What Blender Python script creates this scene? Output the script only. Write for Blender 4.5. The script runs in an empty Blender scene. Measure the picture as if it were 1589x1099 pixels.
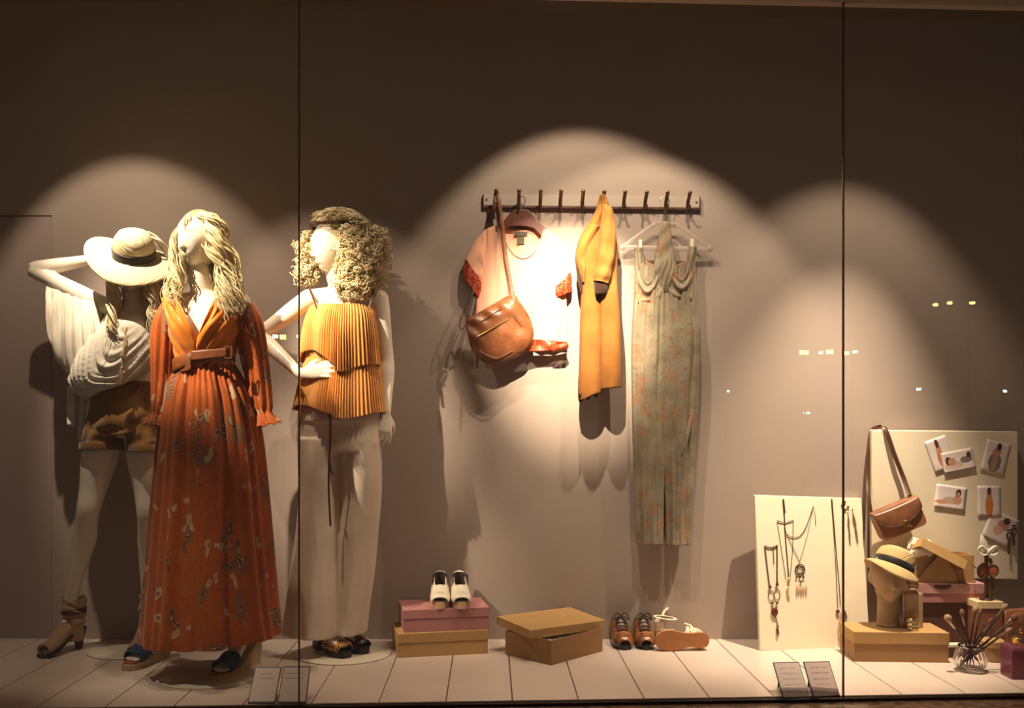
import bpy, bmesh, math, random
from mathutils import Vector, Matrix, noise
random.seed(7)
sc = bpy.context.scene
COL = sc.collection
# ---------------------------------------------------------------- camera
FPX, CX, CY, CAMZ = 1500.0, 760.0, 650.0, 1.04       # focal length and horizon in pixels of the 1589 wide frame
cam_d = bpy.data.cameras.new('camera')
cam = bpy.data.objects.new('camera', cam_d); COL.objects.link(cam)
cam.location = (0, 0, CAMZ); cam.rotation_euler = (math.pi/2, 0, 0)
cam_d.sensor_width = 36.0; cam_d.sensor_fit = 'HORIZONTAL'
cam_d.lens = 36.0*FPX/1589.0
cam_d.shift_x = (794.5-CX)/1589.0
cam_d.shift_y = (CY-549.5)/1589.0
cam_d.clip_start = 0.05
sc.camera = cam
# ---------------------------------------------------------------- world and exposure
w = bpy.data.worlds.new('world'); sc.world = w; w.use_nodes = True
w.node_tree.nodes['Background'].inputs[0].default_value = (1.0, 0.84, 0.72, 1)
w.node_tree.nodes['Background'].inputs[1].default_value = 0.075
sc.view_settings.view_transform = 'Standard'
sc.view_settings.look = 'None'
sc.view_settings.exposure = 0.0
sc.view_settings.gamma = 1.0
sc.view_settings.use_curve_mapping = False
# ---------------------------------------------------------------- track spotlights, plus unseen lamps added outside (fixture and light built in spotlight() below)
#  lamp position, aim point, spill watts, spill cone, blend, beam watts, beam cone
SPOTS = [
    ((-1.78, 3.68, 2.80), (-1.66, 4.36, 1.55), 50, 66, 0.35, 230, 34),    # hat mannequin
    ((-2.10, 2.76, 2.95), (-1.20, 3.80, 1.52), 0, 60, 0.40, 800, 21),     # dress mannequin: unseen lamp added outside to light face and chest
    ((-1.55, 2.55, 2.95), (-1.22, 3.70, 0.02), 0, 46, 0.60, 130, 20),      # skirt hem and floor: fill lamp added outside, out of view
    ((-1.06, 3.66, 2.80), (-0.76, 4.18, 1.35), 42, 62, 0.40, 60, 34),     # pleated top mannequin
    ((-1.55, 2.75, 2.95), (-0.77, 4.18, 1.55), 0, 60, 0.40, 900, 19),     # pleated top mannequin: extra frontal lamp added outside the glass
    ((0.34, 3.72, 2.80), (0.46, 4.50, 1.30), 55, 80, 0.30, 90, 44),      # tee shirt
    ((0.16, 2.80, 2.95), (0.38, 4.50, 1.53), 0, 60, 0.40, 1700, 25),      # tee shirt: lamp added outside for a brighter tee and shorter shadows
    ((0.80, 3.74, 2.80), (0.66, 4.50, 0.95), 50, 76, 0.30, 60, 50),       # jumpsuit
    ((1.74, 3.90, 2.80), (1.55, 4.38, 0.38), 50, 74, 0.45, 560, 46),      # boards
]
LIGHT_RGB = (1.0, 0.81, 0.61)
# ================================================================ helpers
def at(px, py, Y):
    """world point seen at a photo pixel, at distance Y from the camera"""
    return Vector(((px-CX)*Y/FPX, Y, CAMZ-(py-CY)*Y/FPX))
def fl(px, py):
    """floor point under a photo pixel"""
    Y = CAMZ*FPX/(py-CY)
    return Vector(((px-CX)*Y/FPX, Y, 0))
def lerp(a, b, t): return a+(b-a)*t
def smooth(e0, e1, x):
    t = max(0.0, min(1.0, (x-e0)/(e1-e0))); return t*t*(3-2*t)
def nz(x, y=0, z=0): return noise.noise(Vector((x, y, z)))
def spline(pts, m):
    """Catmull-Rom through tuples of any length, m samples in all"""
    n = len(pts); out = []
    for k in range(m):
        s = k/(m-1)*(n-1); i = min(int(s), n-2); t = s-i
        p0, p1, p2, p3 = pts[max(i-1, 0)], pts[i], pts[i+1], pts[min(i+2, n-1)]
        out.append(tuple(0.5*((2*b)+(c-a)*t+(2*a-5*b+4*c-d)*t*t+(3*b-a-3*c+d)*t**3) for a, b, c, d in zip(p0, p1, p2, p3)))
    return out
class MB:
    def __init__(s): s.v = []; s.f = []; s.uv = []
    def face(s, idx, uv=None):
        s.f.append(tuple(idx)); s.uv.append(uv or [(0, 0)]*len(idx))
    def loft(s, rings, closed=True, cap0=True, cap1=True):
        b = len(s.v); n = len(rings[0]); m = len(rings)
        for r in rings: s.v.extend(Vector(p) for p in r)
        for j in range(m-1):
            for i in range(n if closed else n-1):
                k = (i+1) % n
                s.face((b+j*n+i, b+j*n+k, b+(j+1)*n+k, b+(j+1)*n+i),
                       [(i/n, j/(m-1)), ((i+1)/n, j/(m-1)), ((i+1)/n, (j+1)/(m-1)), (i/n, (j+1)/(m-1))])
        if closed and cap0: s.face([b+i for i in range(n)][::-1])
        if closed and cap1: s.face([b+(m-1)*n+i for i in range(n)])
        return s
    def grid(s, fn, nu, nv):
        b = len(s.v)
        for j in range(nv+1):
            for i in range(nu+1): s.v.append(Vector(fn(i/nu, j/nv)))
        for j in range(nv):
            for i in range(nu):
                a = b+j*(nu+1)+i
                s.face((a, a+1, a+nu+2, a+nu+1), [(i/nu, j/nv), ((i+1)/nu, j/nv), ((i+1)/nu, (j+1)/nv), (i/nu, (j+1)/nv)])
        return s
    def tube(s, pts, r, n=8, flat=1.0, up=None, cap=True):
        """tube along points; r a number or list; flat squashes the section across its second axis"""
        pts = [Vector(p) for p in pts]; m = len(pts)
        rr = r if isinstance(r, (list, tuple)) else [r]*m
        rings = []; prev = None
        for i in range(m):
            t = (pts[min(i+1, m-1)]-pts[max(i-1, 0)])
            t = t.normalized() if t.length > 1e-9 else Vector((0, 0, 1))
            if prev is None:
                u = Vector(up) if up is not None else (Vector((0, 0, 1)) if abs(t.z) < 0.9 else Vector((0, 1, 0)))
            else: u = prev
            u = u-t*u.dot(t)
            if u.length < 1e-6: u = t.orthogonal()
            u.normalize(); prev = u; w_ = t.cross(u)
            rings.append([pts[i]+w_*(math.cos(2*math.pi*k/n)*rr[i])+u*(math.sin(2*math.pi*k/n)*rr[i]*flat) for k in range(n)])
        return s.loft(rings, True, cap, cap)
    def ell(s, c, r, n=20, m=12, M=None):
        c = Vector(c); r = r if isinstance(r, (tuple, list)) else (r, r, r)
        rings = []
        for j in range(m+1):
            th = math.pi*(0.02+0.96*j/m)
            ring = []
            for i in range(n):
                p = Vector((r[0]*math.sin(th)*math.cos(2*math.pi*i/n), r[1]*math.sin(th)*math.sin(2*math.pi*i/n), -r[2]*math.cos(th)))
                ring.append(c+(M @ p if M else p))
            rings.append(ring)
        return s.loft(rings)
    def lathe(s, prof, c=(0, 0, 0), n=32, M=None, cap0=True, cap1=True):
        c = Vector(c); rings = []
        for r, z in prof:
            ring = []
            for i in range(n):
                p = Vector((r*math.cos(2*math.pi*i/n), r*math.sin(2*math.pi*i/n), z))
                ring.append(c+(M @ p if M else p))
            rings.append(ring)
        return s.loft(rings, True, cap0, cap1)
    def prism(s, poly, h0, h1, M=None):
        """polygon in xy extruded from z=h0 to z=h1, then M"""
        M = M or Matrix()
        return s.loft([[M @ Vector((x, y, h0)) for x, y in poly], [M @ Vector((x, y, h1)) for x, y in poly]])
    def box(s, c, d, M=None):
        c = Vector(c); a, b, e = d[0]/2, d[1]/2, d[2]/2
        M = M or Matrix()
        P = [[c+(M.to_3x3() @ Vector((x, y, z))) for x, y in ((-a, -b), (a, -b), (a, b), (-a, b))] for z in (-e, e)]
        return s.loft(P)
    def build(s, name, mat, parent=None, base=None, sm=True, bevel=0, remesh=0, relax=0, subsurf=0, solid=0, ang=35):
        root = parent
        while root is not None and root.parent is not None: root = root.parent
        o0 = Vector(base) if base is not None else (root.location.copy() if root is not None else Vector((0, 0, 0)))
        me = bpy.data.meshes.new(name)
        me.from_pydata([tuple(p-o0) for p in s.v], [], s.f)
        ul = me.uv_layers.new(name='UVMap')
        k = 0
        flat = []
        for uv in s.uv:
            for q in uv: flat += [q[0], q[1]]
        ul.data.foreach_set('uv', flat)
        me.validate(); 
        bm = bmesh.new(); bm.from_mesh(me); bmesh.ops.recalc_face_normals(bm, faces=bm.faces); bm.to_mesh(me); bm.free()
        o = bpy.data.objects.new(name, me); COL.objects.link(o)
        me.materials.append(mat)
        if parent is not None: o.parent = parent
        else: o.location = o0
        if remesh:
            md = o.modifiers.new('remesh', 'REMESH'); md.mode = 'VOXEL'; md.voxel_size = remesh; md.use_smooth_shade = True
        if relax:
            md = o.modifiers.new('smooth', 'SMOOTH'); md.iterations = relax; md.factor = 0.5
        if solid:
            md = o.modifiers.new('solid', 'SOLIDIFY'); md.thickness = solid; md.offset = 0
        if bevel:
            md = o.modifiers.new('bevel', 'BEVEL'); md.width = bevel; md.segments = 2; md.limit_method = 'ANGLE'; md.angle_limit = math.radians(40)
        if subsurf:
            md = o.modifiers.new('sub', 'SUBSURF'); md.levels = subsurf; md.render_levels = subsurf
        if sm:
            me.polygons.foreach_set('use_smooth', [True]*len(me.polygons))
            if ang and not remesh:
                bm = bmesh.new(); bm.from_mesh(me)
                lim = math.radians(ang)
                for e in bm.edges:
                    if len(e.link_faces) == 2 and e.calc_face_angle(0) > lim: e.smooth = False
                bm.to_mesh(me); bm.free()
        return o
def tag(o, label, cat, group=None):
    o['label'] = label; o['category'] = cat
    if group: o['group'] = group
    return o
def thing(name, label, cat, loc=(0, 0, 0), group=None):
    o = bpy.data.objects.new(name, None); COL.objects.link(o); o.location = loc; o.empty_display_size = 0.05
    return tag(o, label, cat, group)
def struct(o): o['kind'] = 'structure'; return o
def rotz(a): return Matrix.Rotation(a, 4, 'Z')
def rotx(a): return Matrix.Rotation(a, 4, 'X')
def roty(a): return Matrix.Rotation(a, 4, 'Y')
def copy_tree(o, parent=None):
    c = o.copy(); COL.objects.link(c); c.parent = parent
    for ch in list(o.children): copy_tree(ch, c)
    return c
# ================================================================ materials
def srgb(r, g, b):
    f = lambda c: (c/255/12.92) if c/255 <= 0.04045 else ((c/255+0.055)/1.055)**2.4
    return (f(r), f(g), f(b), 1)
class N:
    """tiny node helper"""
    def __init__(s, name):
        s.m = bpy.data.materials.new(name); s.m.use_nodes = True
        s.t = s.m.node_tree; s.b = s.t.nodes['Principled BSDF']; s.out = s.t.nodes['Material Output']
    def n(s, typ, **kw):
        x = s.t.nodes.new(typ)
        for k, v in kw.items():
            if k in ('ins',):
                for a, b in v.items():
                    if isinstance(b, bpy.types.NodeSocket): s.t.links.new(b, x.inputs[a])
                    else: x.inputs[a].default_value = b
            else: setattr(x, k, v)
        return x
    def link(s, a, b): s.t.links.new(a, b)
    def ramp(s, fac, stops, interp='LINEAR'):
        r = s.n('ShaderNodeValToRGB'); cr = r.color_ramp; cr.interpolation = interp
        while len(cr.elements) < len(stops): cr.elements.new(0.5)
        for e, (p, c) in zip(cr.elements, stops): e.position = p; e.color = c if len(c) == 4 else (*c, 1)
        s.link(fac, r.inputs[0]); return r.outputs[0]
    def mix(s, fac, a, b, mode='MIX'):
        x = s.n('ShaderNodeMix', data_type='RGBA', blend_type=mode)
        for i, q in ((0, fac), (6, a), (7, b)):
            if isinstance(q, bpy.types.NodeSocket): s.link(q, x.inputs[i])
            else: x.inputs[i].default_value = q
        return x.outputs[2]
    def coords(s, kind='Object', scale=(1, 1, 1), rot=(0, 0, 0)):
        c = s.n('ShaderNodeTexCoord'); mp = s.n('ShaderNodeMapping')
        mp.inputs['Scale'].default_value = scale; mp.inputs['Rotation'].default_value = rot
        s.link(c.outputs[kind], mp.inputs[0]); return mp.outputs[0]
    def noise(s, vec, scale, detail=3, rough=0.55, dist=0):
        x = s.n('ShaderNodeTexNoise'); s.link(vec, x.inputs['Vector'])
        x.inputs['Scale'].default_value = scale; x.inputs['Detail'].default_value = detail
        x.inputs['Roughness'].default_value = rough; x.inputs['Distortion'].default_value = dist
        return x.outputs['Fac']
    def voro(s, vec, scale, feature='F1', out='Distance', rnd=1.0):
        x = s.n('ShaderNodeTexVoronoi', feature=feature); s.link(vec, x.inputs['Vector'])
        x.inputs['Scale'].default_value = scale; x.inputs['Randomness'].default_value = rnd
        return x.outputs[out]
    def bump(s, h, strength=0.3, dist=0.002):
        x = s.n('ShaderNodeBump'); x.inputs['Strength'].default_value = strength; x.inputs['Distance'].default_value = dist
        s.link(h, x.inputs['Height']); s.link(x.outputs[0], s.b.inputs['Normal'])
    def math(s, op, a, b=0.0, clamp=False):
        x = s.n('ShaderNodeMath', operation=op, use_clamp=clamp)
        for i, q in ((0, a), (1, b)):
            if isinstance(q, bpy.types.NodeSocket): s.link(q, x.inputs[i])
            else: x.inputs[i].default_value = q
        return x.outputs[0]
    def set(s, **kw):
        for k, v in kw.items():
            i = s.b.inputs[{'col': 'Base Color', 'rough': 'Roughness', 'metal': 'Metallic', 'spec': 'Specular IOR Level', 'coat': 'Coat Weight',
                            'sheen': 'Sheen Weight', 'trans': 'Transmission Weight', 'ior': 'IOR', 'sub': 'Subsurface Weight', 'aniso': 'Anisotropic', 'alpha': 'Alpha'}[k]]
            if isinstance(v, bpy.types.NodeSocket): s.link(v, i)
            else: i.default_value = v
        return s
def plain(name, col, rough=0.5, metal=0.0, var=0.08, scale=18, bump=0.0, bscale=200, **kw):
    """one colour with a little mottling and grain"""
    q = N(name); v = q.coords()
    f = q.noise(v, scale)
    dark = tuple(c*(1-var*1.6) for c in col[:3])+(1,); lite = tuple(min(1, c*(1+var)) for c in col[:3])+(1,)
    q.set(col=q.ramp(f, [(0.3, dark), (0.7, lite)]), rough=rough, metal=metal, **kw)
    if bump: q.bump(q.noise(v, bscale, 2), bump, 0.002)
    return q.m
def cloth(name, col, var=0.10, weave=900, rough=0.85, sheen=0.15, bump=0.15):
    q = N(name); v = q.coords()
    f = q.noise(v, 9, 4); dark = tuple(c*(1-var*1.5) for c in col[:3])+(1,)
    q.set(col=q.ramp(f, [(0.3, dark), (0.65, col)]), rough=rough, sheen=sheen, spec=0.25)
    q.bump(q.noise(v, weave, 2), bump, 0.001); return q.m
# ================================================================ materials used in the room
M = {}
M['wall'] = plain('wall_paint', srgb(166, 149, 137), 0.75, var=0.02, scale=3, bump=0.03, bscale=90)
M['door'] = plain('door_paint', srgb(164, 145, 136), 0.6, var=0.02, scale=3)
M['dark'] = plain('dark_gap', srgb(40, 26, 20), 0.6)
M['board'] = plain('white_floor_board', srgb(216, 198, 185), 0.30, var=0.04, scale=2.5, bump=0.02, bscale=30)
M['ceil'] = plain('ceiling_paint', srgb(120, 112, 104), 0.8, var=0.02)
M['header'] = plain('header_render', srgb(150, 135, 120), 0.8, var=0.05)
M['metal_dark'] = plain('dark_bronze_metal', srgb(50, 34, 28), 0.4, 0.6)
M['black_metal'] = plain('black_metal', srgb(25, 24, 24), 0.4, 0.3)
M['seam'] = plain('glass_seam', srgb(84, 60, 46), .3)
q = N('polished_stone'); v = q.coords()
q.set(col=q.ramp(q.noise(v, 14, 5, 0.6, 0.6), [(0.35, srgb(130, 102, 82)), (0.5, srgb(196, 160, 128)), (0.62, srgb(118, 96, 80)), (0.75, srgb(220, 190, 156))]), rough=0.22); M['stone'] = q.m
q = N('shop_glass')
ge = q.n('ShaderNodeNewGeometry'); dt = q.n('ShaderNodeVectorMath', operation='DOT_PRODUCT'); q.link(ge.outputs['Normal'], dt.inputs[0]); q.link(ge.outputs['Incoming'], dt.inputs[1])
cs_ = q.math('SUBTRACT', 1.0, q.math('ABSOLUTE', dt.outputs['Value'])); fr_ = q.math('ADD', q.math('MULTIPLY', q.math('POWER', cs_, 5.0), 0.96), 0.04)   # Schlick, the same from both sides
tr = q.n('ShaderNodeBsdfTransparent'); tr.inputs[0].default_value = (0.985, 0.985, 0.97, 1)
gl = q.n('ShaderNodeBsdfGlossy'); gl.inputs['Roughness'].default_value = 0.0
mx = q.n('ShaderNodeMixShader'); q.link(fr_, mx.inputs[0]); q.link(tr.outputs[0], mx.inputs[1]); q.link(gl.outputs[0], mx.inputs[2])
q.link(mx.outputs[0], q.out.inputs[0]); M['pane'] = q.m
# ================================================================ the setting
WY = 4.56                                                     # back wall
GA, GB = Vector((-1.76, 3.474, 0)), Vector((2.03, 3.67, 0))   # glass line on the floor, a little askew to the wall
GD = (GB-GA).normalized(); GN = Vector((-GD.y, GD.x, 0))
def gy(x): return GA.y+(x-GA.x)*(GB.y-GA.y)/(GB.x-GA.x)
XL, XR, CEIL = -3.0, 3.1, 3.16
DX, DZ = -2.067, 2.0                                          # door edge and head
m = MB(); m.box(((DX+XR)/2, WY+0.06, CEIL/2), (XR-DX, 0.12, CEIL))
m.box(((XL+DX)/2, WY+0.06, (CEIL+DZ)/2), (DX-XL, 0.12, CEIL-DZ))
m.box(((XL+DX)/2, WY+0.11, DZ/2), (DX-XL, 0.02, DZ))
struct(m.build('wall_back', M['wall'], sm=False))
m = MB(); m.box(((XL+DX)/2-0.001, WY+0.05, (DZ)/2-0.001), (DX-XL-0.004, 0.094, DZ-0.008))
struct(m.build('door_1', M['door'], sm=False, bevel=0.002))
m = MB(); m.box((XL-0.05, (3.3+WY)/2, CEIL/2), (0.1, WY-3.3+0.2, CEIL)); struct(m.build('wall_left', M['wall'], sm=False))
m = MB(); m.box((XR+0.05, (3.6+WY)/2, CEIL/2), (0.1, WY-3.6+0.2, CEIL)); struct(m.build('wall_right', M['wall'], sm=False))
m = MB(); m.prism([(XL-.1, gy(XL)-.02), (XR+.1, gy(XR)-.02), (XR+.1, WY+.1), (XL-.1, WY+.1)], CEIL, CEIL+0.08); struct(m.build('ceiling', M['ceil'], sm=False))
# floor: white boards with dark open joints
m = MB(); bw = 0.2455; x = -0.162-bw*12
while x < XR:
    a, b = max(x+0.0022, XL), min(x+bw-0.0022, XR)
    if b > a: m.prism([(a, gy(a)), (b, gy(b)), (b, WY), (a, WY)], -0.02, 0.0)
    x += bw
flo = struct(m.build('floor', M['board'], sm=False, bevel=0.001))
m = MB(); m.prism([(XL, gy(XL)), (XR, gy(XR)), (XR, WY), (XL, WY)], -0.06, -0.0205); o = m.build('floor_joints', M['dark'], flo, sm=False); 
# channel, plinth and header along the glass
def along(d0, d1, z0, z1, x0=XL-.2, x1=XR+.2):
    a = GA+GD*((x0-GA.x)/GD.x); b = GA+GD*((x1-GA.x)/GD.x)
    m = MB(); m.prism([(p.x, p.y) for p in (a+GN*d0, b+GN*d0, b+GN*d1, a+GN*d1)], z0, z1); return m
struct(along(-0.030, 0.0, -0.030, -0.004).build('trim_1', M['metal_dark'], sm=False, bevel=0.002))
struct(along(-0.60, -0.030, -0.50, -0.016).build('trim_2', M['stone'], sm=False))
struct(along(-0.16, 0.03, 2.60, 3.38).build('trim_3', M['header'], sm=False, bevel=0.003))
def gx(px): # x on the glass plane seen at a pixel column
    k = (px-CX)/FPX; return (k*(GA.y-GA.x*(GB.y-GA.y)/(GB.x-GA.x)))/(1-k*(GB.y-GA.y)/(GB.x-GA.x))
xs = [XL-.15, gx(465), gx(1306.5), XR+.15]
for i in range(3):
    struct(along(-0.016, -0.006, -0.004, 2.62, xs[i]+0.003, xs[i+1]-0.003).build('window_%d' % (i+1), M['pane'], sm=False))
for i in (1, 2):
    struct(along(-0.0165, -0.0055, -0.004, 2.62, xs[i]-0.0024, xs[i]+0.0024).build('trim_%d' % (i+3), M['seam'], sm=False))
# ================================================================ track spotlights under the ceiling, added lamps and soffit outside
m = MB(); m.box((0, 0, 0), (5.4, 0.035, 0.03), rotz(0.028))
trk = m.build('lighting_track', M['black_metal'], sm=False, bevel=0.002); trk.location = (-0.08, 3.705, CEIL-0.0155)
tag(trk, 'black lighting track fixed along the window display ceiling', 'track')
m_lens = N('lamp_lens'); m_lens.b.inputs['Emission Color'].default_value = (1, 0.85, 0.6, 1); m_lens.b.inputs['Emission Strength'].default_value = 3; m_lens = m_lens.m
LW = ('hat wearing mannequin', 'orange dress', 'skirt hem', 'pleated top', 'curly haired mannequin', 'pink tee', 'tan bag', 'jumpsuit', 'jewellery boards')
m = MB(); m.prism([(XL-.1, 2.3), (XR+.1, 2.3), (XR+.1, gy(XR)-.17), (XL-.1, gy(XL)-.17)], 3.2, 3.26); struct(m.build('trim_6', M['header'], sm=False))  # unseen soffit slab, added only to carry the outside lamps
for i, (p, t, wt, cone, bl, bw_, bc) in enumerate(SPOTS):
    p = Vector(p); d = (Vector(t)-p).normalized(); R = d.to_track_quat('-Z', 'Y').to_matrix().to_4x4()
    s = thing('spotlight', ('black spotlight added under the unseen soffit outside, aimed at the %s' if p.y < 3 else 'black track spotlight aimed down at the %s in the display') % LW[i], 'lamp', p+Vector((0, 0, 0.30)), 'ceiling track spotlights')
    m = MB(); m.lathe([(0.028, 0.13), (0.034, 0.12), (0.034, 0.0), (0.038, -0.004), (0.038, -0.03), (0.034, -0.03), (0.032, 0.002), (0.0005, 0.003)], p, 20, R, True, False); m.build('lamp_body', M['black_metal'], s)
    m = MB(); m.tube([p-d*0.06+Vector((0, 0, 0.02)), p+Vector((0, 0, 0.13)), Vector((p.x, p.y, 3.2 if p.y < 3 else CEIL-(.0315 if 3.6 < p.y < 3.8 else 0)))], 0.007, 8); m.build('stem', M['black_metal'], s)
    for nm, W_, cn, b_ in (('spot_spill', wt, cone, bl), ('spot_beam', bw_, bc, 1.0)):
        if not W_: continue
        ld = bpy.data.lights.new(nm, 'SPOT'); ld.energy = W_; ld.color = LIGHT_RGB; ld.spot_size = math.radians(cn); ld.spot_blend = b_; ld.shadow_soft_size = 0.014
        lo = bpy.data.objects.new(nm, ld); COL.objects.link(lo); lo.parent = s; lo.matrix_local = Matrix.Translation(p+d*0.035-s.location) @ R
# ================================================================ mannequins
q = N('mannequin_gloss'); q.set(col=srgb(238, 226, 206), rough=0.28, spec=0.45, sub=0.0); M['skin'] = q.m
def hair_mat(name, dark, mid, lite):
    q = N(name); u = q.n('ShaderNodeTexCoord'); mp = q.n('ShaderNodeMapping'); mp.inputs['Scale'].default_value = (26, 2.0, 1); q.link(u.outputs['UV'], mp.inputs[0])
    f = q.noise(mp.outputs[0], 1.0, 3, 0.6); g = q.noise(q.coords(), 35, 2)
    s = q.math('ADD', q.math('MULTIPLY', f, 0.6), q.math('MULTIPLY', g, 0.4))
    q.set(col=q.ramp(s, [(0.36, dark), (0.5, mid), (0.64, lite)]), rough=0.42, spec=0.5); q.bump(f, 0.5, 0.003); return q.m
M['hair_ash'] = hair_mat('ash_blonde_hair', srgb(176, 152, 108), srgb(222, 202, 158), srgb(244, 230, 194))
M['hair_gold'] = hair_mat('pale_blonde_hair', srgb(168, 146, 96), srgb(214, 194, 146), srgb(240, 226, 186))
M['hair_curl'] = hair_mat('curly_blonde_hair', srgb(196, 170, 116), srgb(232, 212, 164), srgb(248, 238, 206))
def add_head(m, c, yaw=0.0, tilt=0.0, s=1.0, pitch=0.0):
    """head with brow, nose, lips and chin, facing -Y before the turn"""
    R = (rotz(yaw) @ roty(tilt) @ rotx(pitch)).to_3x3(); c = Vector(c); g = lambda a, b: math.exp(-(a/b)**2)
    nu, nv = 72, 60; rings = []
    for j in range(nv+1):
        th = math.pi*(0.015+0.97*j/nv); z = -math.cos(th); ring = []
        for i in range(nu):
            ph = 2*math.pi*i/nu; x = math.sin(th)*math.sin(ph); y = -math.sin(th)*math.cos(ph)
            X, Y, Z = x*0.075, y*0.094, z*0.113
            if z < 0:
                k = (-z)**1.4; X *= 1-0.34*k
                if y > 0: Y *= 1-0.55*k
                else: Y *= lerp(1, (1-(-z)**3.4)**.45*(1-.06*k)/max(math.sin(th), .05), max(0, math.cos(ph))) # upright lower face
            if y < 0:
                f = smooth(0.0, 0.75, -y); d = 0
                Y *= 1-0.07*g(X, 0.06)*f                                       # flatter face
                zz = Z
                if -0.052 < zz < 0.03:
                    t = (0.03-zz)/0.075
                    pr = 0.024*min(1, t)**1.25 if zz > -0.045 else 0.024*max(0, 1-(-0.045-zz)/0.007)
                    d += pr*g(X, 0.0095+0.004*min(1, t))
                d += 0.005*g(zz-0.035, 0.014)*g(abs(X)-0.028, 0.022)           # brow
                d -= 0.006*g(zz-0.014, 0.013)*g(abs(X)-0.031, 0.016)           # eye hollows
                d += 0.005*g(zz-0.011, 0.007)*g(abs(X)-0.031, 0.012)           # lids
                d += 0.007*(g(zz+0.064, 0.0045)+1.1*g(zz+0.073, 0.005))*g(X, 0.021)  # lips
                d -= 0.004*g(zz+0.0685, 0.002)*g(X, 0.022)
                d += 0.009*g(zz+0.100, 0.012)*g(X, 0.020)                      # chin
                d -= 0.004*g(zz+0.084, 0.006)*g(X, 0.024)
                Y -= d*f
            ring.append(c+R @ (Vector((X, Y, Z))*s))
        rings.append(ring)
    m.loft(rings)
    for sx in (-1, 1): m.ell(c+R @ Vector((sx*0.073*s, 0.008*s, -0.010*s)), (0.009*s, 0.020*s, 0.032*s), 12, 8, R)
def add_limb(m, pts, n=20, k=26):
    p = spline([(*Vector(a), r) for a, r in pts], k)
    m.tube([q[:3] for q in p], [q[3] for q in p], n)
    m.ell(p[0][:3], p[0][3]*0.98, 16, 10); m.ell(p[-1][:3], p[-1][3]*0.98, 12, 8)
def add_hand(m, wrist, direc, palm, side=1, curl=0.5, spread=0.10, thumb=0.7):
    """palm, four fingers and a thumb: direc runs wrist to fingertips, palm is the way the palm faces, side puts the thumb"""
    w0 = Vector(wrist); d = Vector(direc).normalized(); p = Vector(palm); p = (p-d*p.dot(d)).normalized(); x = d.cross(p)*side
    rings = []
    for t, hw, th in ((-0.012, 0.020, 0.017), (0.015, 0.025, 0.016), (0.05, 0.034, 0.013), (0.078, 0.036, 0.011), (0.088, 0.034, 0.009)):
        rings.append([w0+d*t+x*(hw*math.cos(2*math.pi*i/16))+p*(th*math.sin(2*math.pi*i/16)) for i in range(16)])
    m.loft(rings)
    for k, (off, L, r) in enumerate(((0.027, 0.066, 0.0080), (0.009, 0.075, 0.0083), (-0.009, 0.070, 0.0080), (-0.026, 0.054, 0.0072))):
        a = (1.5-k)*spread; c = curl*(1+0.10*k); pts = []; pos = w0+d*0.072+x*off; pts.append((*pos, r)); ang = c*0.35
        for s in (0.5, 0.3, 0.24):
            dd = (d*math.cos(a)+x*math.sin(a)).normalized(); v = dd*math.cos(ang)+p*math.sin(ang)
            pos = pos+v*(L*s+0.006); pts.append((*pos, r*(0.97 if s > 0.25 else 0.72))); ang += c*0.75
        q = spline(pts, 10); m.tube([t[:3] for t in q], [t[3] for t in q], 10); m.ell(q[-1][:3], q[-1][3]*0.98, 10, 6)
    pts = [(*(w0+d*0.018+x*0.018+p*0.004), 0.011), (*(w0+d*0.042+x*0.040+p*0.012*thumb), 0.0105), (*(w0+d*0.066+x*0.050+p*0.026*thumb), 0.0092), (*(w0+d*0.086+x*0.052+p*0.036*thumb), 0.0068)]
    q = spline(pts, 10); m.tube([t[:3] for t in q], [t[3] for t in q], 10); m.ell(q[-1][:3], q[-1][3]*0.98, 10, 6)
def add_torso(m, pel, neck, yaw=0.0, hipyaw=0.0):
    pel, neck = Vector(pel), Vector(neck); ax = neck-pel
    prof = [(-.24, .055, .06, 0), (-.17, .130, .088, .006), (-.03, .166, .104, .010), (.10, .160, .100, .006), (.22, .138, .090, 0), (.38, .112, .080, -.004), (.55, .122, .084, -.004),
            (.70, .136, .088, -.004), (.82, .138, .082, 0), (.91, .118, .066, .006), (.97, .080, .055, .010), (1.02, .052, .050, .010)]
    rings = []
    for t, rx, ry, dy in spline(prof, 30):
        c = pel+ax*t; y = lerp(hipyaw, yaw, max(0, min(1, t))); R = rotz(y).to_3x3()
        rings.append([c+R @ Vector((rx*math.sin(2*math.pi*i/32), dy-ry*math.cos(2*math.pi*i/32), 0)) for i in range(32)])
    m.loft(rings)
    R = rotz(yaw).to_3x3(); Rh = rotz(hipyaw).to_3x3()
    for s in (-1, 1):
        m.ell(pel+ax*0.715+R @ Vector((s*0.066, -0.062, 0)), (0.058, 0.052, 0.060), 20, 14, R)
        m.ell(pel+ax*-0.04+Rh @ Vector((s*0.070, 0.062, 0)), (0.080, 0.068, 0.085), 20, 14, Rh)
def leg_pts(hip, knee, ank):
    hip, knee, ank = Vector(hip), Vector(knee), Vector(ank); f = Vector((0, 1, 0))
    return [(hip, .084), (hip.lerp(knee, .35), .078), (hip.lerp(knee, .75), .058), (knee+Vector((0, -.004, 0)), .051), (knee.lerp(ank, .14), .048), (knee.lerp(ank, .34)+f*.014, .053), (knee.lerp(ank, .7), .037), (ank, .031)]
def arm_pts(sh, el, wr):
    sh, el, wr = Vector(sh), Vector(el), Vector(wr)
    return [(sh, .044), (sh.lerp(el, .3), .042), (sh.lerp(el, .75), .035), (el, .0335), (el.lerp(wr, .25), .036), (el.lerp(wr, .7), .027), (wr, .0225)]
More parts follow.
